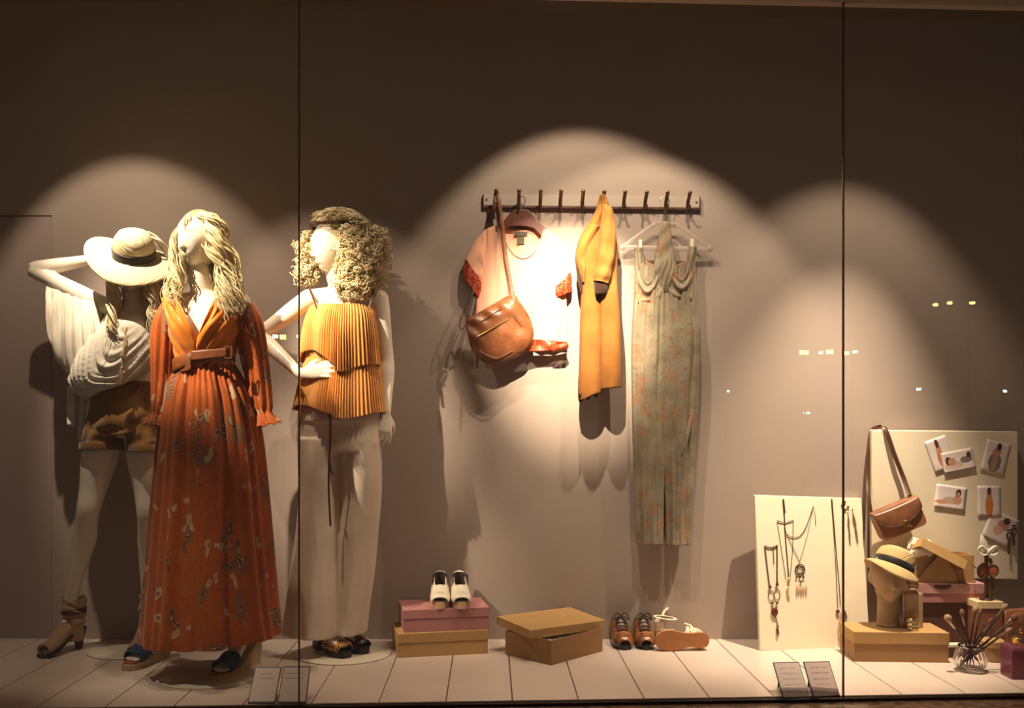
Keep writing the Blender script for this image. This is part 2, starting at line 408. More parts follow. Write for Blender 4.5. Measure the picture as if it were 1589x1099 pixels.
def add_foot(m, ank, ball, toe, w=0.038):
    """high heeled foot from the ankle over the instep to the toes, heel bulge behind"""
    ank, ball, toe = Vector(ank), Vector(ball), Vector(toe); d = (toe-ank); d.z = 0; d.normalize(); x = Vector((d.y, -d.x, 0))
    heel = ank-d*0.028+Vector((0, 0, -0.055))
    sec = [(heel+Vector((0, 0, .004)), .010, .014), (heel+d*0.008, .024, .028), (ank+d*0.015+Vector((0, 0, -.028)), .031, .038), (ank.lerp(ball, .4)+Vector((0, 0, .004)), .033, .032), (ank.lerp(ball, .75), .037, .023), (ball, .040, .017), (ball.lerp(toe, .6), .036, .013), (toe, .020, .009)]
    rings = []
    for r in spline([(*a, b, c) for a, b, c in sec], 26):
        c = Vector(r[:3]); rings.append([c+x*(r[3]*math.cos(2*math.pi*i/16))+(Vector((0, 0, 1))+d*0.35).normalized()*(r[4]*math.sin(2*math.pi*i/16)) for i in range(16)])
    m.loft(rings)
    for k in range(5):
        o = (k-2)*0.0145; L = 0.026-0.004*k if k else 0.030
        b = ball.lerp(toe, .55)+x*o
        m.ell(b+d*(0.010), (0.0085 if k else 0.011,)*2+(0.008,), 10, 6); m.ell(b+d*(0.010+L*0.55), (0.0072 if k else 0.010,)*2+(0.007,), 10, 6)
def base_disc(root, c, r=0.215):
    m = MB(); m.lathe([(r-0.003, 0.0), (r, 0.002), (r, 0.005), (r-0.004, 0.0075), (0.001, 0.009)], c, 72, None); return m.build('base_plate', M['disc'], root)
q = N('frosted_base'); q.set(col=srgb(226, 214, 190), rough=0.18, spec=0.5); M['disc'] = q.m
def strand_set(m, guides, n, spread, amp, freq, r, rng, k=40, taper=0.3, n_sides=5, flat=0.6, jit=0.55, late=0.30):
    """waved hair: n fine strands about each guide path; the strands of a lock wave together"""
    for gpts in guides:
        g = spline([tuple(p) for p in gpts], k)
        for c_ in range(3):
            ph0 = rng.uniform(0, 6.283); lo = Vector((rng.gauss(0, 1), rng.gauss(0, 1), rng.gauss(0, .6)))*spread*.8; f0 = freq*rng.uniform(.85, 1.15)
            for _ in range(max(1, n//3)):
                off = lo+Vector((rng.gauss(0, 1), rng.gauss(0, 1), rng.gauss(0, .6)))*spread*.45
                pw = ph0+rng.gauss(0, jit); a = amp*rng.uniform(.7, 1.25); f = f0*rng.uniform(.96, 1.04); rr = r*rng.uniform(.7, 1.25); pts, rad = [], []
                cut = rng.uniform(.84, 1.0)
                for i, p in enumerate(g):
                    t = i/(k-1)
                    if t > cut: break
                    e = smooth(0, .15, t)*lerp(.45, 1, smooth(0, .6, t)); ph = pw+f*t*6.283
                    dv = Vector((math.cos(ph), .9*math.sin(ph), 0.25*math.sin(ph+1)))*a*e
                    pts.append(Vector(p)+off*(0.45+0.55*smooth(0, late, t))+dv); rad.append(rr*(1-(1-taper)*smooth(.6, 1, t/cut))*(0.7+0.3*smooth(0, .12, t)))
                if len(pts) > 3: m.tube(pts, rad, n_sides, flat)
# ---- pixel lofts: rows of (py, px left, px right, half depth) at distance Y
def rowloft(m, rows, Y, n=64, k=60, fold=None, gap=None, sq=1.0, dy=None, cap=True):
    """closed (or, with gap, open in front) rings through pixel rows; fold(u, t, a) pushes outward in metres"""
    rr = spline([tuple(r) for r in rows], k); rings = []
    for j, r in enumerate(rr):
        t = j/(k-1); py, xl, xr, ry = r[:4]; yo = r[4] if len(r) > 4 else 0
        L, R = at(xl, py, Y), at(xr, py, Y); c = (L+R)/2; hw = (R-L).length/2; ring = []
        a0 = gap(t) if gap else 0
        cnt = n+1 if gap else n
        for i in range(cnt):
            u = i/n; a = a0+u*(2*math.pi-2*a0)
            sx, cy = math.sin(a), math.cos(a)
            X = hw*(abs(sx)**sq)*(1 if sx > 0 else -1); D = ry*(abs(cy)**sq)*(1 if cy > 0 else -1)
            nr = Vector((sx*ry, -cy*hw, 0)); nr = nr.normalized() if nr.length > 0 else Vector((0, -1, 0))
            p = Vector((c.x+X, Y+yo-D, c.z))
            if fold:
                f = fold(u, t, a)
                if isinstance(f, tuple): p = p+nr*f[0]+Vector((0, 0, f[1]))
                else: p = p+nr*f
            ring.append(p)
        rings.append(ring)
    return m.loft(rings, not gap, cap and not gap, cap and not gap)
# ---------------------------------------------------------------- mannequin with floppy hat, white blouse and suede shorts
Y1 = 4.30
A = lambda px, py, dy=0: at(px, py, Y1+dy)
m1 = thing('mannequin', 'glossy white mannequin in floppy straw hat, white batwing blouse and brown suede shorts', 'mannequin', (fl(205, 1008).x, 4.355, 0))
b = MB()
add_torso(b, A(192, 640), A(207, 476), 0.10, 0.10)
add_limb(b, [(A(207, 480, .015), .047), (A(206, 462, .0), .044), (A(206, 440, -.005), .046)])
add_head(b, A(207, 418, -.02), 0.10, 0.03)
for sh, el, wr in ((A(153, 472, .01), A(52, 419, .02), A(146, 402, .06)), (A(252, 486, .01), A(322, 432, .10), A(262, 392, .03))):
    add_limb(b, arm_pts(sh, el, wr)); add_limb(b, [(A(203, 482, .01), .034), (sh, .043)], 14, 8)
add_hand(b, A(148, 402, .06), Vector((1, 0.05, .16)), Vector((.1, -1, .1)), 1, .55, .10)
add_hand(b, A(261, 391, .025), Vector((-.78, -.25, .85)), Vector((-.5, -.35, -.6)), 1, .9, .10)
aR, aL = A(109, 935, .03), A(231, 940, .075)
add_limb(b, leg_pts(A(163, 668), A(138, 790, -.03), aR)); add_limb(b, leg_pts(A(222, 668), A(231, 795, -.02), aL))
tR, tL = fl(68, 1019)+Vector((0, 0, .022)), Vector((aL.x-.005, aL.y-.185, .022))
add_foot(b, aR+Vector((0, 0, -.075)), aR.lerp(tR, .68)+Vector((0, 0, -.07)), tR); add_foot(b, aL+Vector((0, 0, -.075)), aL.lerp(tL, .7)+Vector((0, 0, -.06)), tL)
b.build('body', M['skin'], m1, remesh=0.0055, relax=3)
base_disc(m1, m1.location, .192)
# hair: two long waved falls
rng = random.Random(3); h = MB()
def fall(x0, x1, sx, dep, n): # guides from crown down one side
    gs = []
    for i in range(n):
        t = i/(n-1) if n > 1 else .5; d = lerp(-dep, .05, t)
        gs.append([A(207+sx*16, 402, d*.3), A(207+sx*26, 412, d*.7), A(x0+sx*t*3, 436, d), A(lerp(x0, x1, .5), 470, d-.03), A(x1+sx*4*t, 505+10*t, d-.065), A(x1+sx*3, 530+ (32 if sx > 0 else -8), d-.075)])
    return gs
strand_set(h, fall(178, 176, -1, .09, 6), 24, .011, .015, 2.7, .0036, rng, k=44)
strand_set(h, fall(234, 240, 1, .09, 6), 24, .011, .015, 3.0, .0036, rng, k=44)
h.ell(A(207, 412, .012), (.083, .092, .112), 24, 16)
h.build('hair', M['hair_ash'], m1, ang=0)
# straw hat: wide wavy brim, domed crown, black band
q = N('cream_straw'); v = q.coords('Object', (1, 1, 1)); wv = q.n('ShaderNodeTexWave', wave_type='RINGS', rings_direction='Z'); q.link(v, wv.inputs[0]); wv.inputs['Scale'].default_value = 45; wv.inputs['Distortion'].default_value = .6
q.set(col=q.ramp(wv.outputs['Fac'], [(0, srgb(206, 190, 148)), (1, srgb(236, 224, 188))]), rough=.8); q.bump(wv.outputs['Fac'], .35, .002); M['straw'] = q.m
hc = A(208, 398, -.03); RH = (roty(0.20) @ rotx(0.56)).to_3x3()
def brim(u, v):
    a = u*2*math.pi; r = lerp(.082, .205, v)
    z = .030*math.cos(2*a)*v*v+.026*v*v*math.cos(a-3.3)-.016*v
    if v > .9: z -= .006*(v-.9)*10
    return hc+RH @ Vector((r*1.0*math.cos(a), r*math.sin(a)*.98, z))
ht = MB(); ht.grid(brim, 96, 16)
hat = ht.build('hat_brim', M['straw'], m1, solid=.003, ang=0)
cr = MB(); cr.lathe([(.090, -.012), (.089, .02), (.087, .055), (.080, .085), (.064, .108), (.040, .119), (.015, .122), (.001, .1225)], hc, 48, RH); cr.build('hat_crown', M['straw'], hat)
bd = MB(); bd.lathe([(.0905, .002), (.0925, .004), (.0915, .034), (.0895, .036)], hc, 48, RH, False, False); M['band'] = cloth('black_ribbon', srgb(30, 26, 24), rough=.5); bd.build('hat_band', M['band'], hat, solid=.002)
# shorts
M['suede_brown'] = cloth('brown_suede', srgb(142, 100, 42), var=.22, weave=400, rough=.95, sheen=.4)
s = MB()
fs = lambda u, t, a: .004*math.sin(9*a+6*t)+.006*nz(a*1.6, t*5, 2)+.004*math.sin(22*t+3*math.sin(a))*smooth(.2, .7, t)
rowloft(s, [(592, 150, 240, .098), (612, 141, 247, .112), (640, 137, 252, .122, .005), (664, 134, 254, .125, .005), (676, 132, 254, .12, .005)], Y1, 72, 36, fs)
rowloft(s, [(650, 134, 198, .100), (672, 131, 197, .104), (690, 128, 195, .108), (694, 127.5, 195, .109)], Y1, 56, 24, fs)
rowloft(s, [(650, 194, 254, .100), (672, 197, 255, .104), (692, 199, 257, .108), (697, 199, 257.5, .109)], Y1, 56, 24, fs)
so = s.build('shorts', M['suede_brown'], m1, remesh=.006, relax=2)
c_ = MB()
rowloft(c_, [(686, 127, 196, .113), (691, 126.3, 196, .1145), (697, 126, 196, .114)], Y1, 56, 8, lambda u, t, a: .002*math.sin(7*a), cap=False)
rowloft(c_, [(689, 198.5, 258, .113), (694, 198.5, 258.6, .1145), (700, 198.5, 259, .114)], Y1, 56, 8, lambda u, t, a: .002*math.sin(7*a), cap=False)
c_.build('turn_up', M['suede_brown'], so, solid=.004)
# blouse: draped body with swooping folds, batwing sleeve hanging from the raised arm, tail behind
q = N('white_jersey'); v = q.coords(); q.set(col=q.ramp(q.noise(v, 8), [(0.3, srgb(214, 204, 186)), (.7, srgb(236, 228, 210))]), rough=.6, sheen=.1, spec=.3); M['jersey'] = q.m
bl = MB()
def fold_b(u, t, a):
    x = math.sin(a); z = t
    ph = 21*(z+.55*(x-.15)**2)+1.6*nz(x*2, z*3, 1)
    k = smooth(.22, .55, t)*(0.25+.75*smooth(-.3, .6, math.cos(a)))
    sh = abs(math.sin(ph*1.25)); return (.015*(1-sh**.6)*k-.004+.005*math.sin(ph*3.7+a)*k+.004*math.sin(26*a)*smooth(.75, 1, t), smooth(.3, .95, t)*(.040*x+.050*max(0, x)**2-.012*max(0, -x-.3)))
rowloft(bl, [(490, 176, 240, .090, -.006), (498, 166, 246, .104, -.013), (508, 158, 250, .118, -.018), (530, 140, 254, .130, -.02), (555, 124, 255, .138, -.02), (578, 114, 253, .142, -.018), (594, 120, 249, .138, -.015), (604, 136, 243, .126, -.01), (600, 150, 238, .108, -.005)], Y1, 120, 80, fold_b, gap=lambda t: .001, cap=False)
def slv(side):
    rings = []; K = 46
    for j in range(K+1):
        t = j/K
        top = A(lerp(74, 156, t), lerp(439, 464, t)-3*math.sin(3.1*t)+.8*math.sin(40*t), .015)
        bx, by = spline([(78, 532), (92, 562), (118, 592), (150, 606), (180, 606)], K+1)[j]; bot = A(bx, by, -.01)
        th = .030+.07*t; ring = []
        for i in range(40):
            a = 2*math.pi*i/40; s_ = .5-.5*math.cos(a); p = top.lerp(bot, s_)
            w_ = th*math.sin(a)*(1 if math.sin(a) > 0 else .8)
            fo = (.010*math.sin(34*t+2.5*nz(t*3, s_*2))+.005*math.sin(71*t+3*nz(t*5, s_*2, 4)))*smooth(0, .25, s_)*(1-.2*s_)*(1 if math.sin(a) > 0 else -1)
            ring.append(p+Vector((.006*math.sin(18*t)*s_, -w_-fo, .004*math.sin(50*t)*s_)))
        rings.append(ring)
    bl.loft(rings, True, False, True)
slv(0)
bo = bl.build('blouse', M['jersey'], m1, solid=.002, ang=0)
tl = MB()
tl.grid(lambda u, v: A(lerp(lerp(112, 122, v), lerp(170, 150, v), u), lerp(585, lerp(690, 660, u), v), .07+.012*math.sin(13*u+2*v)+.03*u), 24, 30)
tl.grid(lambda u, v: A(lerp(104, 117, u), lerp(600, 660, v)+8*math.sin(9*v)*u, .06+.01*math.sin(11*v+3*u)), 8, 24)
tl.build('blouse_tail', M['jersey'], bo, solid=.002, ang=0)
tr = MB(); pts = [A(lerp(76, 160, t), lerp(438, 461, t)+1.5*math.sin(30*t)-3*math.sin(3.1*t), -.03+.045) for t in [i/40 for i in range(41)]]
tr.tube([p+Vector((0, -.012, 0)) for p in pts], [.0035+.0015*math.sin(i*2.2) for i in range(41)], 6); M['lace'] = cloth('beige_lace', srgb(196, 168, 130)); tr.build('lace_trim', M['lace'], bo)
tc = MB(); cy_ = -.155
tc.tube([A(196, 508, -.135), A(193, 530, -.150), A(190, 550, cy_-.012), A(189, 572, cy_-.016)], .0035, 8); tc.tube([A(190, 508, -.135), A(196, 525, -.15), A(191, 548, cy_-.012)], .003, 8)
tc.tube([A(190, 548, cy_-.012), A(190, 553, cy_-.014)], .009, 10)
for i in range(22):
    a = i*2.4; r = .011*math.sqrt((i+.5)/22)
    tc.tube([A(188.5, 570, cy_-.016)+Vector((r*.3*math.cos(a), r*.3*math.sin(a), 0)), A(187.5, 583, cy_-.015)+Vector((r*math.cos(a), r*math.sin(a), 0)), A(186.5, 596, cy_-.012)+Vector((r*1.5*math.cos(a), r*1.3*math.sin(a), 0))], .0018, 5)
tc.ell(A(189, 571, cy_-.016), .006, 10, 8); tc.build('tassel_cord', M['lace'], bo)
# slouchy open-toed heeled boots
M['boot'] = cloth('taupe_suede', srgb(176, 142, 108), var=.14, weave=300, rough=.9, sheen=.3)
M['heel'] = plain('dark_stacked_heel', srgb(96, 58, 44), .5)
M['strap_dark'] = plain('dark_brown_leather', srgb(74, 44, 24), .45, bump=.1)
M['sole'] = plain('dark_sole', srgb(60, 42, 32), .6)
def boot(ank, toe, name):
    ank = Vector(ank); toe = Vector((toe[0], toe[1], 0)); d = toe-ank; d.z = 0; d.normalize(); x = Vector((d.y, -d.x, 0)); U = Vector((0, 0, 1)); L = (toe-Vector((ank.x, ank.y, 0))).length
    bt = MB(); rings = []
    sec = [(.034, .265, .044, .048), (.034, .225, .050, .054), (.032, .185, .043, .047), (.030, .15, .043, .046), (.024, .11, .036, .043), (.010, .075, .033, .042)]
    g = spline([tuple(s) for s in sec], 36)
    for j, (o, z, rx, rl) in enumerate(g):
        t = j/35; ring = []
        for i in range(36):
            a = 2*math.pi*i/36; f = 1+.10*math.sin(26*t+1.3*math.sin(a+1))*smooth(1, .6, t)
            ring.append(Vector((ank.x, ank.y, z-.03+.010*math.sin(a*2+9*t)*smooth(1, .5, t)))-d*.02+d*(rl*f*math.cos(a))+x*(rx*f*math.sin(a)))
        rings.append(ring)
    bt.loft(rings, True, False, True)
    h0 = Vector((ank.x, ank.y, 0))-d*.045
    sec = [(0.0, .125, .026, .032), (.03, .128, .031, .048), (.07, .105, .033, .044), (.11, .072, .035, .034), (.15, .048, .036, .027), (.19, .036, .036, .023), (L+.03, .032, .031, .017)]
    rings = []
    for o, z, hw, hh in spline([tuple(s) for s in sec], 30):
        rings.append([h0+d*o+U*z+x*(hw*math.cos(2*math.pi*i/24))+U*(hh*math.sin(2*math.pi*i/24)) for i in range(24)])
    bt.loft(rings, True, True, False)
    bo_ = bt.build(name, M['boot'], m1, solid=.003, ang=0)
    sl = MB(); rings = []
    for o, z, hw in spline([(0, .100, .024), (.04, .090, .028), (.09, .056, .031), (.14, .026, .036), (.19, .012, .038), (L+.03, .008, .034), (L+.052, .010, .016)], 26):
        rings.append([h0+d*o+U*(z+k)+x*(s*hw) for s, k in ((-1, .004), (1, .004), (1, -.010), (-1, -.010))])
    sl.loft(rings); sl.build('sole', M['sole'], bo_, sm=False)
    hl = MB(); hl.loft([[h0-d*.004+U*z+d*(f*k)+x*(w_*s) for s, f in ((-1, -1), (1, -1), (1, 1), (-1, 1))] for z, k, w_ in ((0.0, .012, .013), (.05, .016, .017), (.098, .028, .023))]); hl.build('heel', M['heel'], bo_, bevel=.004)
    st = MB(); rings = []
    for z, r in ((.160, 1.02), (.162, 1.09), (.186, 1.09), (.188, 1.02)):
        rings.append([Vector((ank.x, ank.y, z-.03+.035))-d*.02+d*(.052*r*math.cos(2*math.pi*i/32))+x*(.047*r*math.sin(2*math.pi*i/32)) for i in range(32)])
    st.loft(rings, True, False, False); st.build('boot_strap', M['strap_dark'], bo_)
    bk = MB(); c = Vector((ank.x, ank.y, .178))-d*.02+x*-.01; ex = (Vector((0, -1, 0))-d*0).normalized()
    bk.box(c+Vector((0, -.058, 0)), (.030, .008, .026)); bk.build('buckle', M['heel'], bo_, bevel=.003)
boot(aR, fl(66, 1022), 'ankle_boot'); boot(aL, tL, 'ankle_boot')
# ---------------------------------------------------------------- mannequin in the long orange dress
Y2 = 3.90
B = lambda px, py, dy=0: at(px, py, Y2+dy)
m2 = thing('mannequin', 'glossy white mannequin with long waved hair, in a long printed orange dress and blue wedges', 'mannequin', (fl(328, 1048).x, 3.93, 0))
b = MB(); YAW = -.30
add_torso(b, B(322, 640, .02), B(318, 458), -.12, -.05)
add_limb(b, [(B(318, 462, .012), .046), (B(310, 440, -.006), .042), (B(306, 415, -.01), .045)])
add_head(b, B(305, 372, -.03), -.42, -.02, .95, .04)
for sh, el, wr in ((B(274, 472, .0), B(256, 566, .01), B(250, 640, -.03)), (B(372, 470, .0), B(394, 560, .03), B(408, 640, -.01))):
    add_limb(b, arm_pts(sh, el, wr)); add_limb(b, [(B(316, 464, .01), .034), (sh, .043)], 14, 8)
add_hand(b, B(250, 642, -.03), Vector((-.02, .95, -.25)), Vector((1, .1, 0)), -1, .9, .05)
add_hand(b, B(408, 642, -.01), Vector((-.10, .95, -.25)), Vector((-1, .1, 0)), 1, .9, .05)
tR, hR, tL, hL = fl(197, 1041), fl(259, 1019), fl(334, 1058), fl(398, 1030)
def wedge_geo(toe, heel):
    d = (toe-heel).normalized(); return d, Vector((d.y, -d.x, 0)), (toe-heel).length
for toe, heel, hip, knee in ((tR, hR, B(296, 660), B(268, 815)), (tL, hL, B(352, 660), B(362, 815, -.03))):
    d, x, L = wedge_geo(toe, heel); ank = heel+d*.045+Vector((0, 0, .175)); ball = heel+d*(L*.70)+Vector((0, 0, .048)); tp = toe-d*.022+Vector((0, 0, .036))
    add_limb(b, leg_pts(hip, knee, ank)); add_foot(b, ank, ball, tp)
b.build('body', M['skin'], m2, remesh=0.0055, relax=3)
base_disc(m2, m2.location, .222)
# waved hair: middle parting, long locks to the chest
rng = random.Random(11); h = MB()
h.ell(B(310, 369, -.012), (.083, .092, .113), 24, 16, rotz(-.42))
gl_ = []
for i in range(7):  # viewer's left side
    t = i/6; gl_.append([B(303+2*t, 334-6*t, -.062+.06*t), B(293-3*t, 340-3*t, -.086+.09*t), B(284-2*t, 358, -.088+.11*t), B(279-3*t, 390, -.078+.12*t), B(274-3*t, 425, -.075+.09*t), B(271-5*t, 452, -.10+.09*t), B(272-4*t, 476+8*t, -.115+.06*t)])
strand_set(h, gl_, 27, .010, .020, 2.6, .0036, rng, k=50, jit=.38, late=.5)
gr_ = []
for i in range(10): # viewer's right side and back
    t = i/9; gr_.append([B(306+4*t, 334-7*t, -.062+.06*t), B(319+8*t, 340-6*t, -.088+.10*t), B(330+10*t, 357-4*t, -.088+.12*t), B(335+13*t, 386, -.088+.15*t), B(346+9*t, 420, -.08+.11*t), B(350+20*t, 455, -.11+.08*t), B(350+26*t, 502-18*t, -.130+.05*t)])
strand_set(h, gr_, 33, .013, .026, 2.4, .0038, rng, k=50, jit=.38, late=.5)
bk_ = [[B(310, 333, .03), B(318+20*s, 350, .08), B(318+34*s, 410, .09), B(318+44*s, 455, .08)] for s in (-.8, -.3, .3, .8)]
strand_set(h, bk_, 21, .016, .015, 2.0, .0045, rng, k=30)
h.build('hair', M['hair_gold'], m2, ang=0)
# printed orange cloth
def print_mat(name, base, deep, motif, pale, scale=1.0):
    """swirling paisley and leaf print on a mottled ground"""
    q = N(name); v = q.coords('Object', (1, .5, .62))
    def warp(amount, sc1, seed):
        wn = q.n('ShaderNodeTexNoise'); mp = q.n('ShaderNodeMapping'); mp.inputs['Location'].default_value = (seed, seed*.7, 0); q.link(v, mp.inputs[0]); q.link(mp.outputs[0], wn.inputs['Vector']); wn.inputs['Scale'].default_value = sc1; wn.inputs['Detail'].default_value = 2
        vv = q.n('ShaderNodeVectorMath', operation='ADD'); s_ = q.n('ShaderNodeVectorMath', operation='SCALE'); s_.inputs['Scale'].default_value = amount
        q.link(wn.outputs['Color'], s_.inputs[0]); q.link(mp.outputs[0], vv.inputs[0]); q.link(s_.outputs[0], vv.inputs[1]); return vv.outputs[0]
    p1, p2 = warp(.20, 9*scale, 0), warp(.10, 16*scale, 5)
    d1, c1_ = q.voro(p1, 9*scale), q.voro(p1, 9*scale, out='Color'); d2, c2_ = q.voro(p2, 20*scale), q.voro(p2, 20*scale, out='Color')
    step = lambda x, e, f: q.ramp(x, [(e, (1, 1, 1)), (f, (0, 0, 0))])
    pick1 = q.ramp(c1_, [(.40, (0, 0, 0)), (.44, (1, 1, 1))]); pick2 = q.ramp(c2_, [(.60, (0, 0, 0)), (.63, (1, 1, 1))])
    mul = lambda a, b_: q.math('MULTIPLY', a, b_)
    blob = mul(step(d1, .34, .40), pick1); bands = q.n('ShaderNodeMath', operation='SINE'); q.link(q.math('MULTIPLY', d1, 95.0), bands.inputs[0]); bnd = q.math('GREATER_THAN', bands.outputs[0], .62)
    vein = q.ramp(q.noise(p2, 24*scale, 2), [(.47, (0, 0, 0)), (.5, (1, 1, 1)), (.53, (0, 0, 0))])
    leaf = mul(step(d2, .26, .32), pick2); core = mul(step(d2, .10, .15), pick2)
    c = q.mix(q.noise(v, 4, 3), base, deep)
    c = q.mix(mul(vein, .35), c, motif)
    c = q.mix(mul(blob, .72), c, motif); c = q.mix(mul(mul(blob, bnd), .60), c, pale)
    c = q.mix(mul(leaf, .85), c, pale); c = q.mix(mul(core, .8), c, motif)
    q.set(col=c, rough=.7, sheen=.15, spec=.3); q.bump(q.noise(v, 500, 2), .1, .001); return q.m
M['print'] = print_mat('orange_paisley_print', srgb(196, 98, 20), srgb(158, 68, 10), srgb(80, 46, 24), srgb(206, 172, 132))
M['orange'] = cloth('burnt_orange_silk', srgb(232, 132, 34), rough=.45)
# skirt
sk = MB()
def fold_s(u, t, a):
    k = smooth(0, .25, t); n_ = nz(math.sin(a)*1.3+4, math.cos(a)*1.3, t*.7)
    w_ = a*8+3.4*n_
    return .0055*math.sin(a*44+3*n_)*smooth(.6, 0, t)+(.022*t+.008)*math.sin(w_)*k*(.6+.5*math.sin(a*3+1))+.006*math.sin(w_*2.3+1)*k
rowloft(sk, [(566, 277, 362, .098, 0), (585, 270, 372, .118, 0), (620, 261, 388, .150, 0), (680, 252, 402, .175), (760, 244, 411, .19), (840, 237, 418, .205), (920, 231, 425, .22), (965, 227, 430, .23), (988, 226, 432, .232)],
        Y2, 220, 90, lambda u, t, a: (fold_s(u, t, a), -.006*t*t+.016*t*t*math.sin(a)+.004*t*math.sin(a*9)), cap=False)
skirt = sk.build('skirt', M['print'], m2, solid=.002, ang=0)
# wrapped bodice with a deep open V
bd = MB()
def gapf(t): return max(0.004, .95*(1-smooth(.0, .74, t)))
def fold_v(u, t, a):
    s = math.sin(a); k = smooth(0, .3, t)
    bust = .016*math.exp(-((t-.42)/.2)**2)*math.exp(-((abs(s)-.48)/.3)**2)*(1 if math.cos(a) > 0 else 0)
    return bust+.0045*math.sin(34*(abs(s)*.55+t*.8))*k*(1 if math.cos(a) > -.2 else .3)+.004*math.sin(a*20)*smooth(.75, 1, t)
rowloft(bd, [(456, 276, 368, .075, .012), (466, 265, 380, .088, .006), (485, 264, 379, .108, -.004), (510, 266, 375, .128, -.012), (535, 270, 368, .122, -.006), (555, 275, 363, .105, 0), (574, 276, 363, .100, 0)], Y2, 130, 60, fold_v, gap=gapf, cap=False)
bod = bd.build('bodice', M['orange'], m2, solid=.003, ang=0)
ln = MB()  # plain orange facings crossing over the chest
for s in (-1, 1):
    ln.grid(lambda u, v, s=s: B(lerp(304+s*lerp(31, -5, v**.8), 306+s*lerp(56, 34, v), u), lerp(462, 545, v), -.080-.062*math.sin(2.5*v+.30)+.05*u*u-.006*math.sin(19*u+5*v)*smooth(0, .3, v)), 24, 30)
ln.build('neckline_facing', M['orange'], bod, solid=.003, ang=0)
# sleeves with gathered flared cuffs
for s, pts in ((-1, [(266, 472, 30, .0), (258, 500, 38, .0), (254, 540, 36, .0), (252, 590, 30, .0), (249, 630, 24, -.02), (247, 641, 18, -.03), (245, 650, 26, -.035), (243, 662, 34, -.04)]),
               (1, [(378, 470, 32, .0), (386, 500, 42, .01), (393, 545, 42, .02), (401, 590, 36, .02), (408, 628, 26, .0), (411, 640, 18, -.01), (414, 648, 26, -.01), (418, 658, 34, -.015)])):
    sl = MB()
    rings = []; kk = 60
    for j, (px, py, wpx, dy) in enumerate(spline(pts, kk)):
        t = j/(kk-1); c = B(px, py, dy); r = wpx/2*Y2/FPX; ring = []
        for i in range(56):
            a = 2*math.pi*i/56; f = .0055*math.sin(9*a+4*nz(math.cos(a), math.sin(a), t*2))*smooth(0, .2, t)+.005*math.sin(18*a)*smooth(.86, 1, t)
            ring.append(c+Vector(((r+f)*math.sin(a), -(r*1.05+f)*math.cos(a), .010*math.sin(a-.5)*smooth(.85, 1, t)*s+.004*math.sin(7*a)*smooth(.9, 1, t))))
        rings.append(ring)
    sl.loft(rings, True, True, False); sl.build('sleeve', M['print'], m2, solid=.002, ang=0)
# belt wound round the waist with buckle and hanging end
M['belt'] = plain('brown_leather_belt', srgb(128, 72, 36), .45, bump=.1, var=.15, scale=30)
bl = MB(); rings = []
for k in range(5):
    ring = []
    for i in range(64):
        a = 2*math.pi*i/64; s = math.sin(a)
        px = 317+45*s; c = B(px, 561-11*s, 0); r = .108+.004*math.sin(k/4*math.pi)
        ring.append(Vector((c.x+s*.004, Y2-r*math.cos(a)-.012*math.cos(a), c.z-.027+.054*k/4+.006*math.cos(a))))
    rings.append(ring)
bl.loft(rings, True, False, False); be = bl.build('belt', M['belt'], m2, solid=.005, ang=0)
bl = MB(); bl.grid(lambda u, v: B(lerp(296, 352, u), lerp(545-5*u, 560-6*u, v), -.128-.008*math.sin(u*3)+.012*u), 20, 6); bl.grid(lambda u, v: B(lerp(296, 280, u), lerp(550+14*u, 575+4*u, v), -.130+.03*u), 10, 6)
bl.build('belt_end', M['belt'], be, solid=.004, ang=0)
bu = MB(); c = B(353, 547, -.118)
for z0 in (-.022, .022): bu.tube([c+Vector((-.012, 0, z0)), c+Vector((.014, .004, z0))], .003, 8)
for x0 in (-.012, .014): bu.tube([c+Vector((x0, .002, -.022)), c+Vector((x0, .002, .022))], .003, 8)
M['gold'] = plain('brushed_gold', srgb(214, 172, 96), .25, 1.0, var=.1); bu.build('buckle', M['gold'], be)
